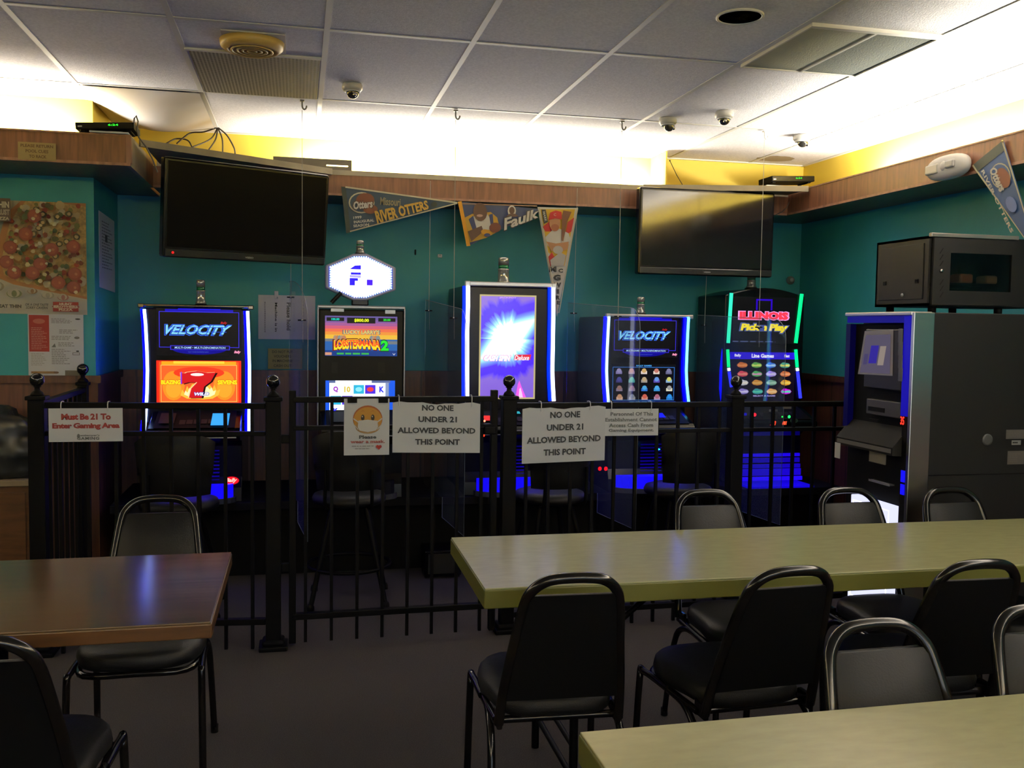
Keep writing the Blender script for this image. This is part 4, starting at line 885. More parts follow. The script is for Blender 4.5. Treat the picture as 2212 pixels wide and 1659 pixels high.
# right pennant hangs on the right valance, swinging out
XR = VR-0.014
A_, B_ = at_x(2167, 303, XR), at_x(2100, 358, XR); C_ = at_x(2245, 560, XR)
g = thing('pennant', 'blue team pennant slanting down from the right valance by the emergency light', 'pennant', (XR, (A_.y+B_.y)/2, A_.z), 'felt sports pennants pinned to the wood valance')
b = MB(g); b.prism([A_, B_, C_], (0.003, 0, 0), ink('26406A')); b.build('felt')
b = MB(g); M_ = (A_+B_)/2; U = C_-M_; T = (A_-B_)
class _S(Art): pass
a = Art(b, B_, U, T, (-1, 0, 0), 0.0008); a.k = 1
def tpt(s, t): return (s, t*(1-s) + s*0.0)
a.mb.poly([a.P(0, 0), a.P(1, 0.5), a.P(0.97, 0.5), a.P(0, 0.05)], CREAM); a.mb.poly([a.P(0, 0.95), a.P(0.97, 0.5), a.P(1, 0.5), a.P(0, 1.0)], CREAM)
a.poly([(0, 0.05), (0.08, 0.08), (0.08, 0.92), (0, 0.95)], DKG)
a.ell(0.24, 0.56, 0.11, 0.26, CREAM, 18); a.ell(0.24, 0.56, 0.10, 0.23, ink('26406A'), 18); a.ell(0.27, 0.60, 0.09, 0.17, BRN, 14)
a.text('Otters', 0.25, 0.46, 0.22, 0.20, WHT, 0.04, 0.2); a.text('RIVER OTTERS', 0.40, 0.215, 0.60, 0.09, WHT, 0.03, 0, 1.1, rot=math.radians(0))
a.ell(0.5, 0.5, 0.07, 0.13, ink('5A6A98'), 12); b.build('print')
b = MB(g); b.sphere(A_ + Vector((-0.004, 0, -0.004)), 0.006, mat('pin', (0.7, 0.6, 0.2), 0.3), n=8); b.build('pin')

# ------------------------------------------------------------------ posters and papers
def wall_print(name, label, u0, v0, u1, v1, y, fn, cat='poster', back=M_PAPER, th=0.002, rect=None):
    A = at_y(u0, v0, y); Bc = at_y(u1, v0, y); C = at_y(u0, v1, y); D = at_y(u1, v1, y)
    x0, x1, z0, z1 = (A.x+C.x)/2, (Bc.x+D.x)/2, (C.z+D.z)/2, (A.z+Bc.z)/2
    if rect: x0 = rect[0]
    g = thing(name, label, cat, ((x0+x1)/2, y, (z0+z1)/2))
    b = MB(g); b.box(x0, x1, y-th, y-0.0002, z0, z1, back); b.build('sheet')
    b = MB(g); a = Art(b, (x0, y-th-0.0003, z0), (x1-x0, 0, 0), (0, 0, z1-z0), (0, -1, 0), 0.00025); fn(a); b.build('print')
    return g
def pizza(a):
    rnd = random.Random(7)
    a.rect(0, 0, 1, 1, ink('C8BFA4')); CR = ink('B8804A'); CH = mat('cheese_print', lin('C0A062'), 0.6, noise=((60, 60, 60), 0.35, 5))
    a.rect(0.0, 0.30, 1.0, 1.0, ink('A8A080'))
    edge = [(0.53, 1.0), (0.47, 0.93), (0.40, 0.80), (0.36, 0.62), (0.33, 0.45), (0.35, 0.34), (0.45, 0.29), (1.0, 0.16), (1.0, 0.97), (0.75, 1.0)]
    crust = [(0.49, 1.0), (0.41, 0.92), (0.35, 0.80), (0.30, 0.60), (0.27, 0.42), (0.29, 0.32), (0.42, 0.26), (1.0, 0.14), (1.0, 1.0)]
    a.poly([(0.0, 0.31), (1.0, 0.12), (1.0, 0.0), (0, 0)], ink('C8C2AC'))
    a.poly(crust, CR); a.poly(edge, CH)
    def inside(s, t): 
        n = len(edge); c = False
        for i in range(n):
            x1, y1 = edge[i]; x2, y2 = edge[(i+1) % n]
            if (y1 > t) != (y2 > t) and s < (x2-x1)*(t-y1)/(y2-y1)+x1: c = not c
        return c
    def scat(n, fn, mg=0.02):
        k = 0
        while k < n:
            s, t = rnd.uniform(0.33, 0.97), rnd.uniform(0.18, 0.97)
            if inside(s, t) and inside(s-mg, t) and inside(s+mg, t) and inside(s, t-mg): fn(s, t); k += 1
    asp = a.U.length/a.T.length
    def blob(s, t, r, m, n=9):
        a.poly([(s + r*rnd.uniform(.75, 1.1)*math.cos(2*math.pi*i/n), t + r*asp*rnd.uniform(.75, 1.1)*math.sin(2*math.pi*i/n)) for i in range(n)], m)
    scat(110, lambda s, t: blob(s, t, rnd.uniform(.02, .045), ink(rnd.choice(['D0B880', 'C8A468', 'B88848', 'D4C49A']))))
    scat(64, lambda s, t: blob(s, t, rnd.uniform(.014, .026), ink(rnd.choice(['7A2C1C', '8A3A24', '6A3A26'])), 7))
    scat(58, lambda s, t: blob(s, t, rnd.uniform(.015, .03), ink(rnd.choice(['4A4A22', '3C4A28', '6A6A34'])), 7))
    scat(16, lambda s, t: (blob(s, t, .03, ink('3A3418')), blob(s, t, .017, ink('B8A070'))))
    for s, t in ((0.62, 0.86), (0.55, 0.70), (0.43, 0.58), (0.92, 0.60), (0.75, 0.57), (0.40, 0.45), (0.66, 0.44), (0.60, 0.36), (0.93, 0.36), (0.92, 0.24), (0.80, 0.28), (0.46, 0.36)):
        a.disc(s, t, 0.056, ink('7A3828'), 16); a.disc(s-0.004, t+0.006, 0.044, ink('8E4C38'), 14); blob(s+0.01, t, 0.014, ink('B87A58'), 6)
    scat(24, lambda s, t: blob(s, t, rnd.uniform(.012, .022), ink(rnd.choice(['DCD0A8', 'D8C890'])), 6))
    for s, t, r, c in ((0.31, 0.235, 0.075, '8A8068'), (0.46, 0.175, 0.06, '6A7048'), (0.60, 0.20, 0.04, '8A6A48'), (0.72, 0.165, 0.05, '9A9480'), (0.84, 0.15, 0.045, '9A6A60')):
        a.ell(s, t, r, r*0.62, ink(c), 16); a.ell(s-0.005, t+0.005, r*0.8, r*0.62, ink('BDB59C'), 16); a.ell(s, t, r*0.35, r*0.5, ink(c), 10)
    a.rect(0.0, 0.80, 0.445, 1.0, ink('4A3C34')); a.text('THIN', 0.38, 0.945, 0.11, 0.055, ink('C8C0A8'), 0.05); a.text('CRUST', 0.38, 0.88, 0.115, 0.05, ink('A8A090'), 0.05); a.text('PIZZA', 0.38, 0.825, 0.11, 0.028, ink('C8C0A8'), 0.04)
    a.text('EAT THIN', 0.43, 0.065, 0.17, 0.03, ink('3A3630'), 0.05); a.text('OR A ONE TASTE', 0.635, 0.082, 0.18, 0.022, ink('3A3630'), 0.02, 0.2); a.text('SORRY CAVERN', 0.635, 0.055, 0.17, 0.022, ink('3A3630'), 0.02, 0.2)
    HB = ink('8A2A20'); a.rect(0.76, 0.025, 0.96, 0.11, HB); a.ell(0.86, 0.068, 0.115, 0.018, ink('D0C8B0'), 16); a.ell(0.86, 0.068, 0.11, 0.015, HB, 16)
    a.text('HUNT', 0.86, 0.092, 0.10, 0.022, ink('D0C8B0'), 0.05); a.text('BROTHERS', 0.86, 0.068, 0.19, 0.020, ink('D0C8B0'), 0.05); a.text('PIZZA', 0.86, 0.042, 0.11, 0.022, ink('D0C8B0'), 0.05)
wall_print('pizza_poster', 'large poster of a topped pizza on the teal left wall', -90, 434, 187, 678, BY-0.001, pizza)
def info(a):
    G2 = ink('7A766A'); Rr = ink('9A2E24')
    a.rect(0.02, 0.42, 0.38, 0.985, Rr); a.ell(0.2, 0.89, 0.11, 0.04, ink('B86A58'), 14); a.lines(0.06, 0.45, 0.35, 0.80, 13, ink('C89888'), 3, 0.35)
    a.lines(0.42, 0.86, 0.80, 0.94, 4, G2, 4, 0.35); a.lines(0.56, 0.70, 0.95, 0.77, 3, G2, 5, 0.35); a.lines(0.42, 0.60, 0.80, 0.67, 3, G2, 6, 0.35); a.lines(0.54, 0.50, 0.92, 0.57, 3, G2, 7, 0.35); a.lines(0.42, 0.22, 0.76, 0.47, 9, G2, 8, 0.3)
    a.lines(0.05, 0.20, 0.36, 0.40, 8, ink('A09A88'), 9, 0.3); a.ell(0.90, 0.93, 0.05, 0.012, ink('4A463E'), 10); a.ell(0.88, 0.64, 0.05, 0.02, G2, 10); a.poly([(0.42, 0.49), (0.50, 0.49), (0.48, 0.55)], G2); a.ell(0.89, 0.43, 0.03, 0.012, ink('3A3630'), 8); a.frame(0.80, 0.37, 0.93, 0.41, 0.01, G2)
    a.rect(0.05, 0.08, 0.48, 0.115, ink('8A6A40')); a.ell(0.5, 0.097, 0.05, 0.018, ink('6A5030'), 8); a.rect(0.66, 0.05, 0.99, 0.13, ink('5A5448'))
wall_print('information_poster', 'white information sheet with a red block pinned below the pizza poster', 61, 679, 181, 818, BY-0.004, info, back=M_PAPER)
# paper on the return of the bay
g = thing('paper_notice', 'narrow printed notice taped to the side of the wall bay', 'notice', (BX, 5.93, 1.92))
y0, y1 = 5.66, 6.05; zA0, zA1, zB0, zB1 = at_x(213, 455, BX).z, at_x(213, 620, BX).z, at_x(245, 478, BX).z, at_x(248, 632, BX).z
yA, yB = at_x(213, 540, BX).y, min(6.25, at_x(246, 540, BX).y)
b = MB(g); b.prism([(BX+0.002, yA, zA1), (BX+0.002, yB, zB1), (BX+0.002, yB, zB0), (BX+0.002, yA, zA0)], (0.002, 0, 0), M_PAPER); b.build('sheet')
b = MB(g); a = Art(b, (BX+0.0045, yA, zA1), (0, yB-yA, 0), (0, 0, zA0-zA1), (1, 0, 0), 0.0005)
a.lines(0.15, 0.25, 0.85, 0.9, 16, ink('8A8C88'), 3, 0.4); a.rect(0.35, 0.62, 0.5, 0.72, ink('4A4C4A')); b.build('print')
def vouch(a):
    for t, k, w in ((0.84, 'DO NOT PUT', 0.60), (0.62, 'VOUCHERS', 0.50), (0.40, 'IN MACHINE', 0.58), (0.16, 'CASH OUT', 0.52)): a.text(k, 0.42, t, w, 0.13, ink('3A3C20'), 0.01)
wall_print('yellow_note', 'small yellow handwritten note about vouchers left of the second slot machine', 579, 753, 653, 797, BW-0.035, vouch, 'note', ink('9A9450'))
def mach(a):
    a.text('Machine is in', 0.31, 0.50, 0.52, 0.055, INK, 0.02, rot=-math.pi/2); a.text('Please hold', 0.53, 0.52, 0.5, 0.09, ink('4A4A48'), 0.03, rot=-math.pi/2)
    a.k += 1; a.lines(0.11, 0.15, 0.125, 0.85, 14, ink('6A6A68'), 2, 0.8); a.lines(0.78, 0.1, 0.79, 0.9, 10, ink('8A8A88'), 4, 0.6)
wall_print('paper_notice', 'white landscape sheet with sideways words on the wall left of the second machine', 558, 638, 681, 733, BW-0.001, mach, 'notice')
p = at_y(597, 636, BW-0.004); g = thing('paper_clip', 'small pale clip holding the white sheet with sideways words', 'clip', (p.x, BW, p.z))
b = MB(g); b.box(p.x-0.013, p.x+0.013, BW-0.012, BW-0.004, p.z-0.03, p.z+0.022, M_PAPER, 0.003); b.build('jaw'); b = MB(g); b.sphere((p.x+0.006, BW-0.014, p.z-0.02), 0.005, M_CHROME, n=8); b.build('spring')
# "please return" card on left valance
g_ = wall_print('cue_sign', 'yellowed card PLEASE RETURN POOL CUES TO RACK on the left wood valance', 39, 308, 121, 346, LVY-0.007, lambda a: (a.text('PLEASE RETURN', 0.5, 0.80, 0.86, 0.17, ink('5A4020'), 0.03), a.text('POOL CUES', 0.5, 0.5, 0.6, 0.18, ink('5A4020'), 0.03), a.text('TO RACK', 0.52, 0.2, 0.46, 0.18, ink('5A4020'), 0.03)), 'sign', ink('8A7848'))
for (u, v, w, h, nm, lb, c_, mt) in ((950, 553, 0.030, 0.022, 'wall_plug', 'tiny white plug on the teal wall between the topper and tower light', 'plug', M_WHITE), (897, 545, 0.010, 0.036, 'screw_mount', 'small dark screw mount on the teal wall right of the octagonal topper', 'bracket', M_BLACK)):
    p = at_y(u, v, BW); g = thing(nm, lb, c_, (p.x, BW, p.z)); b = MB(g); b.box(p.x-w/2, p.x+w/2, BW-0.012, BW, p.z-h/2, p.z+h/2, mt, 0.004); b.build('body')
    b = MB(g); b.sphere((p.x, BW-0.013, p.z+h*0.2), 0.003, M_DARKG, n=6); b.build('screw')
p = at_y(1716, 606, BW); g = thing('wall_sensor', 'small dim round sensor high in the back right corner', 'sensor', (3.52, BW, p.z))
b = MB(g); b.lathe([(0.03, 0), (0.03, -0.015), (0.02, -0.03)], (3.52, BW, p.z), mat('sensor', (0.12, 0.14, 0.14), .4), axis='y'); b.build('housing'); b = MB(g); b.sphere((3.52, BW-0.03, p.z), 0.018, M_SILVER, n=10); b.build('lens')

# ------------------------------------------------------------------ ceiling fittings
CZ = CEIL
g = thing('ceiling_diffuser', 'yellowed round slatted air diffuser on the ceiling', 'vent', (-0.185, 4.245, CZ))
b = MB(g); b.box(-0.315, -0.055, 4.11, 4.40, CZ-0.006, CZ-0.0008, mat('plate', (0.55, 0.52, 0.46), 0.5)); b.build('back_plate')
MY = mat('aged_plastic', (0.62, 0.42, 0.12), 0.45)
b = MB(g); b.lathe([(0.135, -0.006), (0.130, -0.03), (0.11, -0.045), (0.10, -0.045), (0.10, -0.03)], (-0.195, 4.245, CZ), MY, 32); b.build('rim')
for r in (0.085, 0.062, 0.04, 0.018):
    b = MB(g); b.tube([(-0.195+r*math.cos(t), 4.245+r*math.sin(t), CZ-0.044) for t in [2*math.pi*i/28 for i in range(28)]], 0.005, MY, 6, True); b.build('ring')
g = thing('ceiling_grille', 'dark perforated return air grille set in the ceiling grid', 'vent', (-0.19, 4.80, CZ))
def perforated():
    m = bpy.data.materials.new('perforated_metal'); m.use_nodes = True; nt = m.node_tree; B = nt.nodes['Principled BSDF']; L = nt.links.new
    tc = nt.nodes.new('ShaderNodeTexCoord'); sp = nt.nodes.new('ShaderNodeSeparateXYZ'); L(tc.outputs['Object'], sp.inputs[0]); ds = []
    for i in (0, 1):
        d = nt.nodes.new('ShaderNodeMath'); d.operation = 'MULTIPLY'; d.inputs[1].default_value = 2*math.pi/0.0165; L(sp.outputs[i], d.inputs[0])
        c = nt.nodes.new('ShaderNodeMath'); c.operation = 'COSINE'; L(d.outputs[0], c.inputs[0]); ds.append(c.outputs[0])
    a = nt.nodes.new('ShaderNodeMath'); a.operation = 'ADD'; L(ds[0], a.inputs[0]); L(ds[1], a.inputs[1])
    g2 = nt.nodes.new('ShaderNodeMath'); g2.operation = 'GREATER_THAN'; g2.inputs[1].default_value = 0.15; L(a.outputs[0], g2.inputs[0])
    mx = nt.nodes.new('ShaderNodeMix'); mx.data_type = 'RGBA'; L(g2.outputs[0], mx.inputs[0]); mx.inputs[6].default_value = (0.30, 0.29, 0.27, 1); mx.inputs[7].default_value = (0.02, 0.02, 0.02, 1)
    L(mx.outputs[2], B.inputs['Base Color']); B.inputs['Roughness'].default_value = 0.6; return m
b = MB(g); b.box(-0.475, 0.095, 4.44, 5.205, CZ-0.008, CZ-0.001, perforated()); b.build('perforated_face')
b = MB(g); b.box(-0.49, 0.10, 4.415, 4.44, CZ-0.010, CZ-0.001, M_GRID); b.build('frame')
# light troffer lens
g = thing('light_troffer', 'unlit square ceiling light with two prismatic panels, one darker', 'ceiling light', (2.25, 3.72, CZ))
def prismatic(name, c, k):
    m = mat(name, c, 0.85, spec=0.05); nt = m.node_tree; B = nt.nodes['Principled BSDF']; L = nt.links.new
    tc = nt.nodes.new('ShaderNodeTexCoord'); vo = nt.nodes.new('ShaderNodeTexVoronoi'); vo.inputs['Scale'].default_value = 130; L(tc.outputs['Object'], vo.inputs['Vector'])
    bp = nt.nodes.new('ShaderNodeBump'); bp.inputs['Strength'].default_value = k; bp.inputs['Distance'].default_value = 0.01; L(vo.outputs[0], bp.inputs['Height']); L(bp.outputs[0], B.inputs['Normal']); return m
b = MB(g); b.box(1.965, 2.25, 3.42, 4.00, CZ-0.011, CZ-0.001, prismatic('lens_pale', (0.50, 0.51, 0.40), 0.12)); b.build('lens', label='paler lens panel')
b = MB(g); b.box(2.262, 2.535, 3.42, 4.00, CZ-0.011, CZ-0.001, prismatic('lens_dark', (0.20, 0.22, 0.20), 0.12)); b.build('lens', label='darker lens panel')
b = MB(g)
for q in ((1.957, 2.543, 3.395, 3.42), (1.957, 2.543, 4.0, 4.006), (1.957, 1.966, 3.42, 4.0), (2.534, 2.543, 3.42, 4.0), (2.25, 2.262, 3.42, 4.0)): b.box(*q, CZ-0.016, CZ-0.001, M_GRID)
b.build('frame')
g = thing('recessed_downlight', 'black round recessed downlight in a ceiling tile', 'ceiling light', (1.655, 3.405, CZ))
b = MB(g); b.tube([(1.655+0.086*math.cos(t), 3.405+0.086*math.sin(t), CZ-0.003) for t in [2*math.pi*i/32 for i in range(32)]], 0.006, M_GRID, 6, True); b.build('trim_ring')
b = MB(g); b.lathe([(0.083, -0.004), (0.06, -0.0035), (0.03, -0.003), (0.005, -0.002)], (1.655, 3.405, CZ), mat('baffle_black', (0.002, 0.002, 0.002), 0.8, spec=0.0), 32); b.build('baffle')
def dome(x, y, label, ang, r=0.052):
    g = thing('dome_camera', label, 'security camera', (x, y, CZ), 'small white dome cameras on the ceiling')
    c = (x, y, CZ)
    b = MB(g); b.lathe([(r*0.9, -0.001), (r, -0.01), (r, -0.028), (r*0.82, -0.038), (r*0.7, -0.04)], c, mat('camera_white', (0.55, 0.54, 0.50), 0.35), 24); b.build('base')
    b = MB(g); b.sphere((x+0.008*math.cos(ang), y+0.008*math.sin(ang), CZ-0.045), r*0.62, mat('eyeball', (0.05, 0.05, 0.05), 0.1, 0.5), n=16); e_ = b.build('eyeball')
    b = MB(g); b.sphere((x+0.032*math.cos(ang), y+0.032*math.sin(ang)-0.004, CZ-0.06), r*0.22, M_CHROME, n=10); b.build('lens', e_)
    b = MB(g); b.tube([(x+r*0.70*math.cos(t), y+r*0.70*math.sin(t), CZ-0.041) for t in [2*math.pi*i/20 for i in range(20)]], 0.004, M_WHITE, 6, True); b.build('retaining_ring')
dome(0.262, 4.85, 'white dome camera on the ceiling above the octagonal topper', -1.2)
dome(2.06, 5.12, 'white dome camera at a grid crossing, left one of the close pair', -0.6)
dome(2.295, 4.88, 'white dome camera in mid tile, right one of the close pair', -1.9)
dome(3.02, 5.32, 'dome camera casting a long shadow beside the right cove glow', -0.4)
# stains
def stain(name, label, x, y, rx, ry, m, ring=False):
    b = MB(None, (x, y, CZ))
    if ring:
        b.tube([(x+rx*math.cos(t), y+ry*math.sin(t), CZ-0.0018) for t in [2*math.pi*i/30 for i in range(30)]], 0.0017, m, 4, True)
    rnd = random.Random(3); b.poly([(x+rx*rnd.uniform(.85, 1.05)*math.cos(-2*math.pi*i/26), y+ry*rnd.uniform(.85, 1.05)*math.sin(-2*math.pi*i/26), CZ-0.0007) for i in range(26)], m)
    tagt(b.build(name, None), label, 'stain')
stain('water_stain', 'round brown water stain on the ceiling over the right cove corner', 3.27, 6.1, 0.14, 0.11, mat('stain_ring', (0.42, 0.33, 0.20), 0.9), False)
# sagging tile on the left with a brown water stain
g = thing('sagging_tile', 'water-stained ceiling tile sagging over the left television', 'ceiling tile', (-0.80, 5.84, CZ))
def stained():
    m = bpy.data.materials.new('stained_tile'); m.use_nodes = True; nt = m.node_tree; B = nt.nodes['Principled BSDF']; L = nt.links.new; B.inputs['Roughness'].default_value = 0.9
    tc = nt.nodes.new('ShaderNodeTexCoord'); nz = nt.nodes.new('ShaderNodeTexNoise'); nz.inputs['Scale'].default_value = 1.7; nz.inputs['Detail'].default_value = 2; L(tc.outputs['Object'], nz.inputs['Vector'])
    rp = nt.nodes.new('ShaderNodeValToRGB'); e = rp.color_ramp.elements; e[0].position = 0.33; e[0].color = (0.36, 0.28, 0.15, 1); e[1].position = 0.64; e[1].color = (0.56, 0.54, 0.51, 1); q = e.new(0.47); q.color = (0.50, 0.45, 0.36, 1)
    L(nz.outputs[0], rp.inputs[0]); L(rp.outputs[0], B.inputs['Base Color']); return m
b = MB(g); n = 14; V = []; F = []
for i in range(n+1):
    for j in range(n+1):
        s, t = i/n, j/n; x = -1.095+0.588*s; y = 5.242+1.05*t
        V.append((x, y, CZ-0.009 - 0.085*math.sin(math.pi*s)**1.2*math.sin(math.pi*t)**1.0))
for i in range(n):
    for j in range(n): k = i*(n+1)+j; F.append((k, k+1, k+n+2, k+n+1))
b.add(V, F, stained(), True); b.build('bowed_panel')
# cables coming out of the ceiling
g = thing('cable_bundle', 'bundle of dark cables spilling from the ceiling behind the left television', 'cable', (-0.489, 6.15, CZ))
MC = mat('cable_black', (0.03, 0.022, 0.015), 0.5)
o0 = Vector((-0.489, 6.15, CZ-0.002))
for pts in (((470, 275), (440, 285), (410, 288), (382, 310)), ((470, 275), (455, 300), (415, 318)), ((470, 275), (466, 300), (450, 325)), ((470, 275), (480, 300), (481, 330)), ((470, 275), (490, 292), (505, 318), (508, 332)), ((415, 318), (405, 303), (380, 300), (358, 311))):
    ps = [at_y(u, v, 6.15 if k < len(pts)-1 else 6.05) for k, (u, v) in enumerate(pts)]
    # smooth
    q = []
    for i in range(len(ps)-1):
        p0 = ps[max(i-1, 0)]; p1 = ps[i]; p2 = ps[i+1]; p3 = ps[min(i+2, len(ps)-1)]
        for k in range(6):
            t = k/6; q.append(0.5*((2*p1) + (p2-p0)*t + (2*p0-5*p1+4*p2-p3)*t*t + (3*p1-p0-3*p2+p3)*t**3))
    q.append(ps[-1]); b = MB(g); b.tube(q, 0.0045, MC, 6); b.build('cable')
g = thing('thin_cable', 'thin dark wire from the ceiling to the shelf at the end of the cove glow', 'cable', (2.44, 6.2, CZ))
p0, p1 = at_y(1447, 347, 6.27), at_y(1476, 402, 6.05); b = MB(g); b.tube([p0, p0.lerp(p1, .5)+Vector((0, 0, -0.01)), p1], 0.0028, MC, 5); b.build('wire')
b = MB(g); b.sphere(p0, 0.006, MC, n=6); b.build('staple')

# ------------------------------------------------------------------ things on the valance shelves
def settop(label, u0, v0, u1, v1, y, zr, tilt=0.0):
    A = at_y(u0, v1, y); B2 = at_y(u1, v1, y); H = at_y((u0+u1)/2, v0, y).z - at_y((u0+u1)/2, v1, y).z
    w = (B2-A).length; g = thing('set_top_box', label, 'set-top box', ((A.x+B2.x)/2, y, (A.z+B2.z)/2), 'black set-top boxes on the valance'); g.rotation_euler = (0, -math.atan2(B2.z-A.z, B2.x-A.x), 0)
    def mb(): b = MB(); b.root = g; return b
    b = mb(); b.box(-w/2, w/2, 0, 0.19, 0, H, M_BLACK, 0.004); b.build('case')
    b = mb(); b.box(-w/2+0.005, w/2-0.005, -0.004, 0.001, 0.004, H-0.004, M_BLACKG); b.build('front_panel')
    b = mb(); a = Art(b, (0.01, -0.0045, H*0.40), (0.06, 0, 0), (0, 0, H*0.40), (0, -1, 0)); a.text('6:24', 0.5, 0.5, 0.8, 0.7, em('30FF30', 1.6), 0.02); b.build('clock_display')
    b = mb(); a = Art(b, (-w/2+0.012, -0.0045, H*0.3), (0.02, 0, 0), (0, 0, H*0.2), (0, -1, 0)); a.rect(0, 0, 1, 1, M_SILVER); b.build('badge')
    for s in (-1, 1): b = mb(); b.box(s*(w/2-0.03)-0.01, s*(w/2-0.03)+0.01, 0.02, 0.16, -0.008, 0.0, M_BLACK); b.build('foot')
    return g
settop('black set-top box with green digits tilted on the left valance corner', 163, 264, 290, 279, LVY-0.03, 0)
settop('black set-top box with green digits on a white bracket in the right corner', 1667, 380, 1760, 392, 5.93, 0)
p = at_y(260, 288, LVY-0.01)
g = thing('shelf_bracket', 'pale bracket plate under the left set-top box', 'bracket', (p.x, LVY, VZ1))
b = MB(g); b.box(-1.02, -0.835, LVY-0.02, LVY+0.15, VZ1+0.001, VZ1+0.010, M_WHITE, 0.003); b.build('plate'); b = MB(g); b.box(-0.99, -0.87, LVY+0.02, LVY+0.12, VZ1+0.010, VZ1+0.018, M_SILVER); b.build('pad')
g = thing('shelf_bracket', 'white bracket under the right set-top box at the valance corner', 'bracket', (3.3, 5.95, VZ1))
b = MB(g); b.box(3.02, 3.50, 5.90, 6.10, VZ1+0.002, VZ1+0.016, M_WHITE, 0.004); b.build('plate'); b = MB(g); b.box(3.1, 3.45, 5.90, 5.92, VZ1+0.016, VZ1+0.05, M_WHITE, 0.004); b.build('riser')
g = thing('coiled_cable', 'grey-black cable loop beside the left set-top box', 'cable', (-0.80, LVY+0.05, VZ1))
c0 = [at_y(u, v, LVY+0.03) for u, v in ((288, 275), (290, 256), (294, 250), (298, 262), (296, 280), (300, 297), (316, 318), (330, 345), (340, 372))]
b = MB(g); b.tube(c0, 0.004, mat('cable_grey', (0.10, 0.09, 0.08), .5), 6); b.build('loop')
g = thing('hanging_cable', 'thin cable looping below the right set-top box on the valance', 'cable', (3.2, 5.85, 2.4))
c0 = [at_y(u, v, 5.86) for u, v in ((1712, 412), (1708, 430), (1700, 448), (1690, 458), (1676, 464))]
b = MB(g); b.tube(c0, 0.0028, mat('cable_grey', (0.10, 0.09, 0.08), .5), 6); b.build('loop')
# dark board standing on the back valance over the left TV
g = thing('light_shield', 'dark strip shield standing on the valance with a bright slot', 'shield', (0.08, 5.93, VZ1))
p0, p1 = at_y(590, 334, 5.93), at_y(760, 350, 5.93)
b = MB(g); zt = (p0.z+p1.z)/2; MS = mat('shield_dark', (0.06, 0.05, 0.035), 0.5)
s0, s1 = at_y(705, 352, 5.93).x, at_y(752, 352, 5.93).x; za, zb_ = VZ1+0.028, VZ1+0.036
b.box(p0.x, s0, 5.925, 5.935, VZ1+0.001, zt, MS); b.box(s1, p1.x, 5.925, 5.935, VZ1+0.001, zt, MS); b.box(s0, s1, 5.925, 5.935, VZ1+0.001, za, MS); b.box(s0, s1, 5.925, 5.935, zb_, zt, MS); b.build('board')
b = MB(g); b.box(p0.x+0.02, p0.x+0.06, 5.935, 5.965, VZ1+0.001, VZ1+0.03, MS); b.build('foot')
# emergency lamp on right valance
g = thing('emergency_light', 'white oval two-lamp emergency light on the right valance', 'emergency light', (VR, 4.21, 2.345))
p = at_x(2043, 361, VR-0.05)
b = MB(g); bm = bmesh.new(); bmesh.ops.create_uvsphere(bm, u_segments=28, v_segments=16, radius=1)
for v in bm.verts:
    x, y, z = v.co; e = lambda t: math.copysign(abs(t)**0.8, t)
    v.co = Vector((VR-0.035+e(x)*0.045, p.y+e(y)*0.152, p.z+e(z)*0.062))
b.add_bm(bm, M_WHITE); b.build('housing')
for s, nm in ((0.075, 0), (-0.045, 1)):
    b = MB(g); yy = p.y+s
    if nm == 0: b.box(VR-0.085, VR-0.06, yy-0.055, yy+0.045, p.z-0.028, p.z+0.022, mat('lamp_lens', (0.6, 0.58, 0.5), 0.2), 0.008)
    else: b.sphere((VR-0.068, yy+0.03, p.z+0.002), 0.03, M_WHITE, 0.6, 1, 1); b.box(VR-0.088, VR-0.07, yy-0.055, yy+0.01, p.z-0.016, p.z+0.024, mat('lamp_lens2', (0.35, 0.34, 0.32), 0.2), 0.008)
    b.build('lamp_head')
b = MB(g); b.sphere((VR-0.058, p.y+0.035, p.z-0.05), 0.004, em('FF3020', 3), n=6); b.build('status_light')

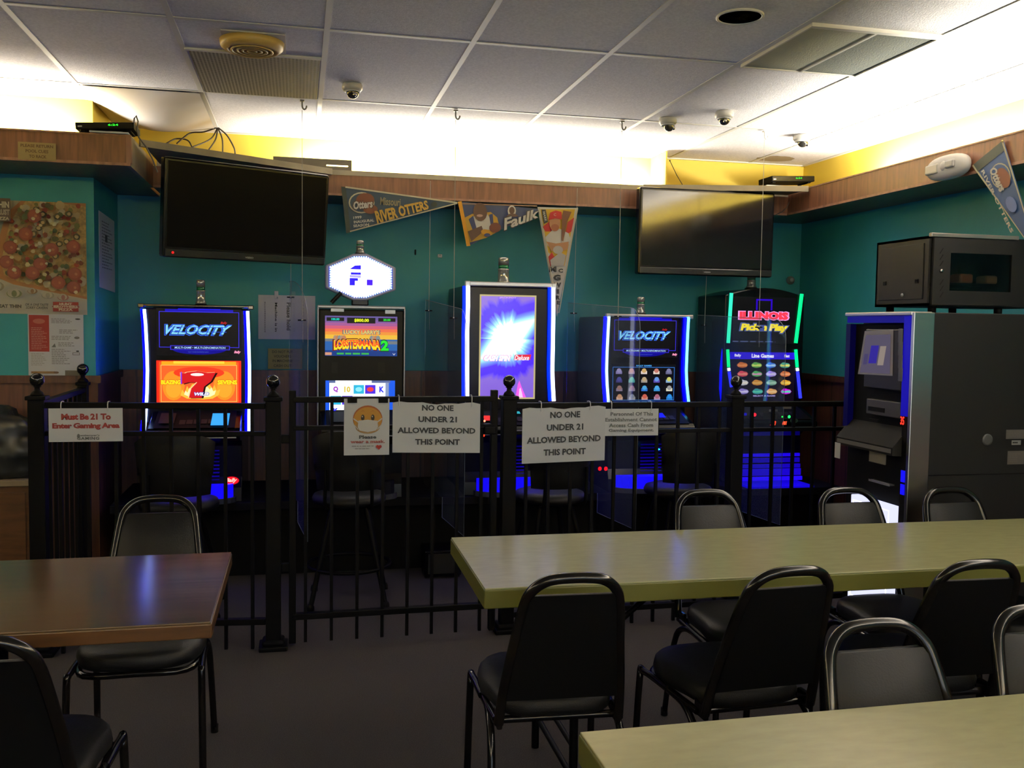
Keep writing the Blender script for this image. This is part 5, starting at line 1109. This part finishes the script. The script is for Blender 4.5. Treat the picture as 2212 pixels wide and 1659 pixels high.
# ------------------------------------------------------------------ tables
def table(label, x0, x1, y0, y1, zt, th, top_m, edge_m, rz=0.0, legs='pedestal', ped=()):
    g = thing('dining_table', label, 'table', (x0, y0, 0), 'laminate dining tables'); g.rotation_euler = (0, 0, rz)
    def mb(): b = MB(); b.root = g; return b
    w, d = x1-x0, y1-y0
    b = mb(); b.box(0.002, w-0.002, 0.002, d-0.002, zt-0.006, zt, top_m, 0.002); b.build('tabletop')
    b = mb(); b.box(0, w, 0, d, zt-th, zt-0.005, edge_m, 0.003); b.build('edge_band')
    for px in ped:
        b = mb(); b.lathe([(0.045, 0.05), (0.045, zt-th-0.02)], (px, d/2, 0), M_BLACK, 20); b.build('pedestal')
        b = mb(); b.box(px-0.28, px+0.28, d/2-0.035, d/2+0.035, 0.0, 0.05, M_BLACK, 0.012); b.box(px-0.035, px+0.035, d/2-0.28, d/2+0.28, 0.0, 0.05, M_BLACK, 0.012); b.build('foot')
        b = mb(); b.box(px-0.20, px+0.20, d/2-0.03, d/2+0.03, zt-th-0.022, zt-th, M_BLACK); b.box(px-0.03, px+0.03, d/2-0.25, d/2+0.25, zt-th-0.022, zt-th, M_BLACK); b.build('top_bracket')
    if legs == 'folding':
        for lx in (0.30, w-0.30):
            for ly in (0.09, d-0.09):
                b = mb(); b.tube([(lx, ly, 0.0), (lx, ly, zt-th)], 0.014, M_IRON, 10); b.build('leg')
            b = mb(); b.tube([(lx, 0.09, zt-th-0.02), (lx, d-0.09, zt-th-0.02)], 0.011, M_IRON); b.tube([(lx, 0.09, 0.12), (lx, d-0.09, 0.12)], 0.010, M_IRON); b.build('cross_bar')
            s = 1 if lx < w/2 else -1
            b = mb(); b.tube([(lx, d/2, 0.22), (lx, d/2, 0.34), (lx+s*0.42, d/2, zt-th-0.005)], 0.010, M_IRON); b.build('brace')
            b = mb(); b.tube([(lx, 0.09, 0.22), (lx, d-0.09, 0.22)], 0.009, M_IRON); b.build('lower_bar')
    return g
table('wood-brown laminate table at the left, blue light reflected in its top', -2.05, -0.212, 2.42, 3.165, 0.75, 0.042, M_TBROWN, M_TBEDGE, 0.0, 'pedestal', (1.22,))
table('long cream-green table in the middle, reaching the kiosk', 0.52, 3.0, 2.595, 3.262, 0.75, 0.060, M_TGREEN, M_TGEDGE, -0.012, 'folding')
table('cream-green table at the bottom right corner, nearest the camera', 0.512, 2.6, 0.86, 1.632, 0.75, 0.060, M_TGREEN, M_TGEDGE, 0.004, 'folding')

# ------------------------------------------------------------------ banquet chairs
def smooth_path(P0, n=5):
    P0 = [Vector(p) for p in P0]; out = []
    for i in range(len(P0)-1):
        a, b_, c, d = P0[max(i-1, 0)], P0[i], P0[i+1], P0[min(i+2, len(P0)-1)]
        for k in range(n):
            t = k/n; out.append(0.5*((2*b_) + (c-a)*t + (2*a-5*b_+4*c-d)*t*t + (3*b_-a-3*c+d)*t**3))
    out.append(P0[-1]); return out
def make_chair(label, group):
    """faces +y; origin on the floor under the seat centre"""
    g = thing('stacking_chair', label, 'chair', (0, 0, 0), group)
    r = 0.0115
    # seat cushion: rounded front, domed top
    b = MB(g); N = 28; rings = []
    def outline(k, z):
        pts = []
        for i in range(N):
            t = 2*math.pi*i/N; x, y = math.cos(t), math.sin(t); e = 0.55
            X = math.copysign(abs(x)**e, x)*0.195*k; Y = math.copysign(abs(y)**e, y)*0.205*k
            if Y > 0: X *= 1 - 0.10*(Y/0.205)**2
            else: X *= 0.90
            pts.append((X, Y, z))
        return pts
    for k, z in ((0.93, 0.405), (1.0, 0.412), (1.02, 0.43), (1.0, 0.452), (0.94, 0.464), (0.75, 0.470), (0.4, 0.473), (0.05, 0.474)): rings.append(outline(k, z))
    V = [p for q in rings for p in q]; F = []
    for i in range(len(rings)-1):
        for k in range(N): F.append((i*N+k, i*N+(k+1) % N, (i+1)*N+(k+1) % N, (i+1)*N+k))
    F.append(tuple(reversed(range(N)))); F.append(tuple(range((len(rings)-1)*N, len(rings)*N)))
    b.add(V, F, M_VINYL, True); b.build('seat')
    b = MB(g); b.tube(smooth_path([(-0.175, -0.17, 0.396), (-0.185, 0.05, 0.396), (-0.15, 0.18, 0.396), (0, 0.19, 0.396), (0.15, 0.18, 0.396), (0.185, 0.05, 0.396), (0.175, -0.17, 0.396)], 4), r, M_FRAME, 8); b.tube([(-0.175, -0.17, 0.396), (0.175, -0.17, 0.396)], r, M_FRAME, 8); b.build('seat_frame')
    for s in (-1, 1):
        b = MB(g); b.tube(smooth_path([(s*0.205, 0.215, 0.0), (s*0.200, 0.19, 0.36), (s*0.197, 0.165, 0.395), (s*0.19, 0.0, 0.40)], 4), r, M_FRAME, 8); b.build('leg')
        b = MB(g); b.tube(smooth_path([(s*0.200, -0.255, 0.0), (s*0.190, -0.20, 0.30), (s*0.185, -0.12, 0.385), (s*0.18, 0.0, 0.392)], 4), r, M_FRAME, 8); b.build('leg')
        for y in (0.215, -0.255): b = MB(g); b.lathe([(0.014, 0.0), (0.014, 0.03)], (s*(0.205 if y > 0 else 0.200), y, 0), M_BLACK, 10); b.build('foot_cap')
        b = MB(g); b.box(s*0.17-0.008, s*0.17+0.008, -0.215, -0.15, 0.385, 0.43, M_FRAME, 0.004); b.build('back_bracket')
    # back hoop: wide at the seat, narrower top, leaning back
    def BP(x, z): return Vector((x, -0.205 - (z-0.40)*0.40 + 0.02*math.sin(max(0, z-0.4)*5), z))
    hoop = [BP(-0.172, 0.40), BP(-0.165, 0.50), BP(-0.148, 0.64), BP(-0.130, 0.77), BP(-0.113, 0.813), BP(-0.08, 0.840), BP(-0.035, 0.849), BP(0.035, 0.849), BP(0.08, 0.840), BP(0.113, 0.813), BP(0.130, 0.77), BP(0.148, 0.64), BP(0.165, 0.50), BP(0.172, 0.40)]
    b = MB(g); b.tube(smooth_path(hoop, 4), 0.0145, M_FRAME, 10); b.build('back_frame')
    # pad (front vinyl cushion) and shell
    n = 8; V = []; F = []
    zs = [0.475 + (0.800-0.475)*i/n for i in range(n+1)]
    b = MB(g); pad = []
    def hw(z): return 0.163 - (z-0.475)*0.125
    for i, z in enumerate(zs):
        row = []
        for j in range(9):
            u = -1 + 2*j/8; thick = 0.026*(1-abs(u)**4)*(1-abs(2*i/n-1)**6) + 0.006
            p = BP(u*hw(z), z) + Vector((0, thick, 0)); row.append(p)
        pad.append(row)
    back = [[BP((-1+2*j/8)*hw(z), z) + Vector((0, -0.010, 0)) for j in range(9)] for z in zs]
    def grid(G, flip):
        V = [p for row in G for p in row]; F = []
        for i in range(n):
            for j in range(8):
                k = i*9+j; f = (k, k+1, k+10, k+9); F.append(tuple(reversed(f)) if flip else f)
        return V, F
    V, F = grid(pad, True); b.add(V, F, M_VINYL, True)
    side = []
    loop = [(0, j) for j in range(9)] + [(i, 8) for i in range(1, n+1)] + [(n, j) for j in range(7, -1, -1)] + [(i, 0) for i in range(n-1, 0, -1)]
    V = [pad[i][j] for i, j in loop] + [BP((-1+2*j/8)*hw(zs[i]), zs[i]) for i, j in loop]; m_ = len(loop)
    b.add(V, [(k, (k+1) % m_, m_+(k+1) % m_, m_+k) for k in range(m_)], M_VINYL, True); b.build('backrest')
    b = MB(g); V, F = grid(back, False); b.add(V, F, M_BLACK, True)
    V = [back[i][j] for i, j in loop] + [BP((-1+2*j/8)*hw(zs[i]), zs[i]) for i, j in loop]
    b.add(V, [(k, m_+k, m_+(k+1) % m_, (k+1) % m_) for k in range(m_)], M_BLACK, True); b.build('back_shell')
    return g
GC = 'black vinyl stacking chairs at the tables'
proto = make_chair('black chair seen from behind at the left end of the long green table', GC)
def place(ch, x, y, rz): ch.location = (x, y, 0); ch.rotation_euler = (0, 0, math.radians(rz)); return ch
place(proto, 0.725, 2.68, -3)
for x, y, rz, lb in ((1.295, 2.645, 3, 'black chair seen from behind at the middle of the long green table'),
                     (1.905, 2.625, -2, 'black chair seen from behind at the right end of the long green table'),
                     (-0.655, 2.42, 0, 'black chair cut off by the bottom left corner before the brown table'),
                     (-0.50, 3.26, 180, 'black chair tucked under the far side of the brown table'),
                     (1.59, 3.09, 180, 'grey-sheened chair across the green table, left one of the far three'),
                     (2.20, 3.06, 180, 'grey-sheened chair across the green table, right in front of the lit white panel'),
                     (2.645, 3.0, 181, 'grey-sheened chair across the green table, before the tall kiosk side'),
                     (1.258, 1.455, 181, 'front-facing chair behind the nearest green table with a bright hoop'),
                     (1.70, 1.49, 178, 'chair back at the right picture edge behind the nearest green table')):
    c = copy_tree(proto); c['label'] = lb; place(c, x, y, rz)

# ------------------------------------------------------------------ gaming stools
def make_stool(label):
    g = thing('gaming_stool', label, 'stool', (0, 0, 0), 'black stools at the slot machines')
    b = MB(g); b.lathe([(0.17, 0.535), (0.195, 0.545), (0.200, 0.565), (0.19, 0.585), (0.15, 0.597), (0.05, 0.602), (0.01, 0.602)], (0, 0, 0), M_VINYL, 28); b.build('seat')
    b = MB(g); b.lathe([(0.06, 0.505), (0.06, 0.52), (0.15, 0.525), (0.16, 0.536)], (0, 0, 0), M_IRON, 20); b.build('seat_plate')
    # curved padded back wrapping the rear
    n, m = 12, 8; V0 = []; V1 = []
    for i in range(n+1):
        t = math.radians(-90-52 + 104*i/n)
        for j in range(m+1):
            z = 0.62 + 0.33*j/m; edge = abs(2*i/n-1); zz = z + (0.012 if j < m/2 else -0.05*edge**3)*1
            r0 = 0.195+0.10*(z-0.62); th = 0.016 + 0.022*(1-edge**4)*(1-abs(2*j/m-1)**4)
            V0.append((r0*math.cos(t), r0*math.sin(t), zz)); V1.append(((r0+th)*math.cos(t), (r0+th)*math.sin(t), zz))
    F0 = []; F1 = []
    for i in range(n):
        for j in range(m): k = i*(m+1)+j; F0.append((k, k+1, k+m+2, k+m+1)); F1.append((k, k+m+1, k+m+2, k+1))
    b = MB(g); b.add(V0, F0, M_VINYL, True); b.add(V1, F1, M_VINYL, True)
    lp = [(0, j) for j in range(m+1)] + [(i, m) for i in range(1, n+1)] + [(n, j) for j in range(m-1, -1, -1)] + [(i, 0) for i in range(n-1, 0, -1)]
    q = len(lp); b.add([V0[i*(m+1)+j] for i, j in lp] + [V1[i*(m+1)+j] for i, j in lp], [(k, q+k, q+(k+1) % q, (k+1) % q) for k in range(q)], M_VINYL, True); b.build('backrest')
    for s in (-1, 1): b = MB(g); b.tube(smooth_path([(s*0.10, -0.10, 0.53), (s*0.12, -0.20, 0.545), (s*0.12, -0.222, 0.66), (s*0.12, -0.225, 0.75)], 4), 0.010, M_IRON, 8); b.build('back_support')
    for sx in (-1, 1):
        for sy in (-1, 1):
            b = MB(g); b.tube([(sx*0.09, sy*0.09, 0.525), (sx*0.195, sy*0.185, 0.015)], 0.0135, M_IRON, 8); b.build('leg')
            b = MB(g); b.lathe([(0.02, 0.0), (0.02, 0.02), (0.014, 0.035)], (sx*0.196, sy*0.186, 0), M_BLACK, 10); b.build('foot_cap')
    b = MB(g); b.tube([(0.222*math.cos(2*math.pi*i/28), 0.222*math.sin(2*math.pi*i/28), 0.20) for i in range(28)], 0.010, M_IRON, 8, True); b.build('foot_ring')
    return g
st0 = make_stool('black stool with rounded back in front of the orange-screen slot machine'); place(st0, -0.60, 5.06, 0)
for x, y, rz, lb in ((0.27, 5.12, -4, 'black stool with rounded back behind the gate, before the silver-edged machine'), (1.37, 5.02, 8, 'black stool behind the glossy NO ONE sheet'), (2.17, 5.10, 5, 'black stool between the Personnel sign and the post at the arched machine')):
    c = copy_tree(st0); c['label'] = lb; place(c, x, y, rz)

# ------------------------------------------------------------------ redemption kiosk at the right
KX, KY0, KY1, KZ = 2.55, 3.515, 4.02, 1.588
g = thing('redemption_kiosk', 'tall dark payout kiosk with a blue lit edge and a tilted screen', 'kiosk', (2.9, 3.77, 0))
b = MB(g); b.box(KX+0.09, 3.42, KY0+0.004, KY1, 0.0, KZ, M_DARKG, 0.004); b.build('body')
SS = mat('polished_steel', (0.55, 0.54, 0.50), 0.28, 1.0)
b = MB(g); b.box(KX, KX+0.10, KY0, KY0+0.02, 0.0, KZ, SS, 0.003); b.build('polished_corner')
b = MB(g); b.box(KX+0.03, KX+0.10, KY0+0.02, KY1, 0.0, KZ-0.05, M_BLACK, 0.003); b.build('front_recess')
b = MB(g); b.box(KX-0.004, KX+0.10, KY0+0.015, KY1+0.01, KZ-0.014, KZ+0.003, mat('bright_trim', (0.8, 0.78, 0.75), 0.35, 0.7), 0.004); b.build('top_trim')
BT = em('1C10E0', 0.5)
b = MB(g)
b.box(KX-0.002, KX+0.03, KY0+0.02, KY0+0.065, 1.14, KZ-0.016, BT); b.build('lit_side_strip')
b = MB(g); b.box(KX-0.002, KX+0.03, KY0+0.065, KY1-0.01, KZ-0.045, KZ-0.016, em('1408C8', 0.35)); b.build('lit_top_strip')
b = MB(g); b.box(KX+0.0, KX+0.03, KY1-0.035, KY1, 1.05, KZ-0.05, em('0C0680', 0.12)); b.build('lit_far_strip')
b = MB(g); b.box(KX+0.0, KX+0.03, KY0+0.02, KY0+0.055, 0.0, 1.14, M_BLACK); b.build('lower_edge')
b = MB(g)
for z0, z1 in ((0.855, 0.905), (0.80, 0.845)): b.box(KX-0.003, KX+0.0, KY0+0.02, KY0+0.045, z0, z1, em('1410FF', 1.3))
b.build('blue_indicator')
fy = lambda u, v=900, x=KX: at_x(u, v, x)
SCR = mat('grey_bezel', (0.014, 0.014, 0.016), 0.45, spec=0.3)
b = MB(g); A, B2 = at_x(1866, 705, KX), at_x(1960, 700, KX); C2 = at_x(1870, 825, KX)
b.box(KX-0.004, KX+0.03, KY0+0.065, A.y-0.02, 1.245, 1.515, SCR, 0.006); b.build('screen_surround')
b = MB(g); pA, pB, pC, pD = at_x(1868, 715, KX-0.006), at_x(1930, 712, KX-0.006), at_x(1928, 812, KX-0.006), at_x(1853, 808, KX-0.006)
q = [pA, pB, pC, pD]
b.poly(list(reversed(q)), mat('ivory_plastic', (0.40, 0.39, 0.40), 0.4)); b.build('screen_bezel')
b = MB(g); cc = sum(q, Vector())/4; q2 = [cc + (p-cc)*0.86 + Vector((-0.002, 0, -0.006)) for p in q]
b.poly(list(reversed(q2)), em('5C5468', 0.75)); mm = [(0.30, 0.25, 0.62, 0.72, '3020A0'), (0.68, 0.2, 0.92, 0.7, '9A8C80'), (0.08, 0.22, 0.24, 0.5, '48406A')]
U = q2[1]-q2[0]; T = q2[0]-q2[3]
for s0, t0, s1, t1, c_ in mm: b.poly(list(reversed([q2[3]+U*s0+T*t1+Vector((-.001, 0, 0)), q2[3]+U*s1+T*t1+Vector((-.001, 0, 0)), q2[3]+U*s1+T*t0+Vector((-.001, 0, 0)), q2[3]+U*s0+T*t0+Vector((-.001, 0, 0))])), em(c_, 0.8))
b.build('tilted_screen')
for k in range(4):
    p = at_x(1946, 725+28*k, KX-0.005); b = MB(g); b.box(KX-0.008, KX-0.003, p.y-0.012, p.y+0.016, p.z-0.03, p.z+0.03, mat('keypad_grey', (0.10, 0.10, 0.11), 0.4), 0.003); b.build('side_button')
p0, p1 = at_x(1873, 860, KX), at_x(1945, 905, KX)
b = MB(g); b.box(KX-0.003, KX+0.03, p1.y, p0.y, p1.z, p0.z, mat('slot_grey', (0.035, 0.035, 0.035), 0.5), 0.004); b.build('voucher_panel')
b = MB(g); b.box(KX-0.006, KX-0.002, p0.y-0.14, p0.y-0.02, p0.z-0.055, p0.z-0.035, M_BLACK); b.box(KX-0.006, KX-0.002, p0.y-0.10, p0.y-0.03, p0.z-0.10, p0.z-0.09, M_BLACK); b.build('voucher_slot')
b = MB(g); z0 = at_x(1900, 960, KX).z; b.prism([(KX+0.03, KY0+0.05, z0+0.09), (KX-0.045, KY0+0.05, z0+0.005), (KX-0.045, KY0+0.05, z0-0.03), (KX+0.03, KY0+0.05, z0-0.035)], (0, KY1-KY0-0.07, 0), mat('dispenser_grey', (0.012, 0.012, 0.012), 0.6, spec=0.05)); b.build('dispenser_shelf')
b = MB(g); b.box(KX-0.048, KX-0.044, KY0+0.06, KY1-0.03, z0-0.020, z0-0.002, mat('lip_grey', (0.12, 0.12, 0.11), 0.4)); b.build('shelf_lip')
b = MB(g); p = at_x(1945, 908, KX-0.004); a = Art(b, (KX-0.004, KY0+0.062, p.z-0.02), (0, -0.030, 0), (0, 0, 0.04), (-1, 0, 0)); a.text('35', 0.5, 0.5, 0.9, 0.9, em('FF3020', 2.2), 0.03); b.build('red_digits')
for (u0, v0, u1, v1, nm, mt) in ((1867, 968, 1900, 1004, 'paper_label', mat('label_tan', (0.28, 0.27, 0.24), 0.6)), (1874, 1035, 1918, 1050, 'lower_handle', M_SILVER), (1822, 955, 1832, 990, 'hanging_slip', M_PAPER)):
    p0, p1 = at_x(u0, v0, KX-0.002), at_x(u1, v1, KX-0.002)
    b = MB(g); b.box(KX+0.026 if nm == 'paper_label' else KX-0.047 if nm == 'hanging_slip' else KX+0.005, KX-0.0455 if nm == 'hanging_slip' else KX+0.031, min(p0.y, KY1-0.005), min(p1.y, KY1-0.03), p1.z, p0.z, mt, 0.002); b.build(nm)
# lit lower panel
pA, pB = at_x(1842, 1078, KX), at_x(1931, 1104, KX)
zl = at_x(1925, 1296, KX).z - 0.085
b = MB(g); b.box(KX-0.010, KX+0.03, pB.y, pA.y, zl, pB.z+0.02, em('DDE0FF', 1.15), 0.004); lp_ = b.build('lit_panel')
b = MB(g); yy0, yy1, zz0, zz1 = pB.y+0.02, pA.y-0.02, zl+0.03, pB.z-0.005
for q in ((yy0, yy1, zz1, zz1+0.004), (yy0, yy1, zz0-0.004, zz0), (yy0, yy0+0.004, zz0, zz1), (yy1-0.004, yy1, zz0, zz1)): b.box(KX-0.012, KX-0.010, *q, em('FFFFFF', 2.2))
b.build('panel_outline', lp_)
# side labels (on the near side face)
YS = KY0+0.0035
def lab(u0, v0, u1, v1, m_, nm, fn=None):
    b = MB(g); a = art_y(b, u0, v0, u1, v1, YS); a.rect(0, 0, 1, 1, m_)
    if fn: fn(a)
    b.build(nm)
lab(2173, 928, 2216, 948, mat('label_brown', (0.075, 0.07, 0.065), 0.5), 'rating_label', lambda a: a.lines(0.1, 0.15, 0.9, 0.85, 4, ink('5A5650'), 2, 0.4))
lab(2185, 951, 2205, 961, mat('label_pale', (0.20, 0.20, 0.19), 0.5), 'serial_label', lambda a: a.lines(0.1, 0.2, 0.9, 0.8, 1, M_DARKG, 3, 0.5))
lab(2176, 974, 2212, 1003, mat('label_brown', (0.075, 0.07, 0.065), 0.5), 'rating_label', lambda a: a.lines(0.1, 0.15, 0.9, 0.85, 5, ink('5A5650'), 5, 0.4))
b = MB(g); p = at_y(2133, 950, YS); b.lathe([(0.026, 0.0), (0.026, -0.002), (0.018, -0.004)], (p.x, YS+0.0005, p.z), mat('vent_grey', (0.06, 0.06, 0.06), 0.4), 20, 'y'); b.build('round_vent')
b = MB(g); p = at_y(2100, 1025, YS); b.box(KX+0.10, 3.42, YS-0.001, YS+0.002, p.z-0.002, p.z+0.002, M_BLACK); b.build('panel_seam')

# ------------------------------------------------------------------ network rack on the kiosk
RX0, RY0, RY1, RZ0, RZ1 = 2.752, 3.69, 4.10, KZ+0.035, 1.935
g = thing('equipment_rack', 'dark equipment rack with a smoked window standing on the kiosk', 'rack', (3.05, 3.9, KZ+0.003))
b = MB(g); t = 0.012
b.box(RX0, 3.20, RY0+0.02, RY1, RZ0, RZ0+t, M_DARKG); b.box(RX0, 3.20, RY0+0.02, RY1, RZ1-t, RZ1, M_DARKG); b.box(RX0, RX0+t, RY0+0.02, RY1, RZ0, RZ1, M_DARKG); b.box(3.388, 3.20, RY0+0.02, RY1, RZ0, RZ1, M_DARKG); b.box(RX0, 3.20, RY1-t, RY1, RZ0, RZ1, M_DARKG); b.build('case')
b = MB(g); b.box(RX0-0.004, 3.204, RY0+0.0, RY0+0.02, RZ1-0.006, RZ1+0.012, mat('rack_trim', (0.40, 0.39, 0.36), 0.3, 0.6), 0.003); b.build('top_trim')
b = MB(g); b.box(RX0-0.004, RX0+0.001, RY0+0.05, RY1-0.03, RZ0+0.03, RZ1-0.03, M_DARKG, 0.003); sp_ = b.build('side_panel')
for y in (RY0+0.09, RY1-0.08): b = MB(g); b.box(RX0-0.008, RX0-0.003, y-0.012, y+0.012, 1.725, 1.745, M_BLACK, 0.003); b.build('latch', sp_)
b = MB(g); b.lathe([(0.008, 0.0), (0.008, -0.006), (0.004, -0.009)], (RX0-0.003, RY0+0.19, 1.675), M_SILVER, 12, 'x'); b.build('lock', sp_)
# front door frame with window
wx0, wx1, wz0, wz1 = at_y(2052, 600, RY0).x, 3.17, at_y(2055, 628, RY0).z, at_y(2055, 546, RY0).z
b = MB(g)
b.box(RX0+0.012, wx0, RY0, RY0+0.018, RZ0+0.005, RZ1-0.010, M_DARKG); b.box(wx1, 3.195, RY0, RY0+0.018, RZ0+0.005, RZ1-0.010, M_DARKG); b.box(wx0, wx1, RY0, RY0+0.018, RZ0+0.005, wz0, M_DARKG); b.box(wx0, wx1, RY0, RY0+0.018, wz1, RZ1-0.010, M_DARKG); dr = b.build('door')
b = MB(g); b.box(wx0, wx1, RY0+0.006, RY0+0.010, wz0, wz1, glass('smoked_window', '0A0A0A', 0.05, 0.5)); b.build('window', dr)
b = MB(g); b.lathe([(0.009, 0.0), (0.009, -0.006), (0.005, -0.009)], (at_y(2033, 585, RY0).x, RY0, at_y(2033, 585, RY0).z), M_CHROME, 12, 'y'); b.build('lock', dr)
b = MB(g)
for k in range(8):
    if k in (3, 4): continue
    p = at_y(2034, 542+13.5*k, RY0-0.001); b.poly([(p.x-0.010, RY0-0.0008, p.z-0.012), (p.x-0.006, RY0-0.0008, p.z-0.012), (p.x+0.010, RY0-0.0008, p.z+0.012), (p.x+0.006, RY0-0.0008, p.z+0.012)], M_BLACK)
b.build('vent_slots', dr)
b = MB(g); b.box(wx0+0.02, 3.17, RY0+0.10, RY1-0.03, wz0+0.03, wz0+0.042, M_BLACK); b.build('inner_shelf')
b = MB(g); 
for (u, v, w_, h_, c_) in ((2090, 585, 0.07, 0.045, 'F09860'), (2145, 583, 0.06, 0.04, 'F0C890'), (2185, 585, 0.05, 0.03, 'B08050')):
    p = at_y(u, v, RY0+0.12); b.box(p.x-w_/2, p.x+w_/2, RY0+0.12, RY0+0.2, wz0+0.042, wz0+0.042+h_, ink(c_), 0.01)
b.build('reflection_blocks')  # warm blocks added to stand in for a reflection on the window
for x in (RX0+0.05, 3.15):
    for y in (RY0+0.05, RY1-0.05): b = MB(g); b.lathe([(0.018, 0.0), (0.018, 0.033)], (x, y, KZ+0.003), M_BLACK, 12); b.build('foot')

# ------------------------------------------------------------------ left: wooden cabinet with a dark heap on top
p0 = at_y(63, 1040, 5.30)
CX1 = p0.x
g = thing('wooden_cabinet', 'low brown wooden cabinet at the left picture edge behind the railing', 'cabinet', (CX1-0.35, 5.4, 0))
b = MB(g); b.box(CX1-0.75, CX1-0.005, 5.31, 5.55, 0.03, 0.632, M_TBEDGE, 0.003); b.build('body')
b = MB(g); b.box(CX1-0.76, CX1, 5.295, 5.56, 0.632, 0.664, mat('tan_top', (0.22, 0.17, 0.10), 0.4), 0.004); b.build('top')
b = MB(g); b.box(CX1-0.38, CX1-0.02, 5.302, 5.311, 0.06, 0.60, M_TBEDGE, 0.003); d_ = b.build('door'); b = MB(g); b.sphere((CX1-0.35, 5.295, 0.36), 0.012, M_BLACK, n=8); b.build('knob', d_)
g = thing('dark_heap', 'dark lumpy bag-like heap on the wooden cabinet at the left edge', 'bag', (CX1-0.2, 5.42, 0.664))
bm = bmesh.new(); bmesh.ops.create_icosphere(bm, subdivisions=4, radius=1); rnd = random.Random(5)
from mathutils import noise as mnoise
for v in bm.verts:
    d = v.co.normalized(); k = 1 + 0.22*mnoise.noise(d*2.3 + Vector((3, 1, 7))) + 0.08*mnoise.noise(d*6)
    v.co = Vector((CX1-0.22+d.x*0.26*k, 5.43+d.y*0.11*k, max(0.666, 0.80+d.z*(0.24)*k)))
b = MB(g); b.add_bm(bm, mat('dark_sheet', (0.012, 0.013, 0.012), 0.35)); b.build('bag_body')
b = MB(g); b.tube(smooth_path([(CX1-0.30, 5.43, 1.0), (CX1-0.27, 5.42, 1.06), (CX1-0.20, 5.42, 1.05), (CX1-0.17, 5.43, 0.97)], 4), 0.009, M_BLACK, 6); b.build('bag_handle')
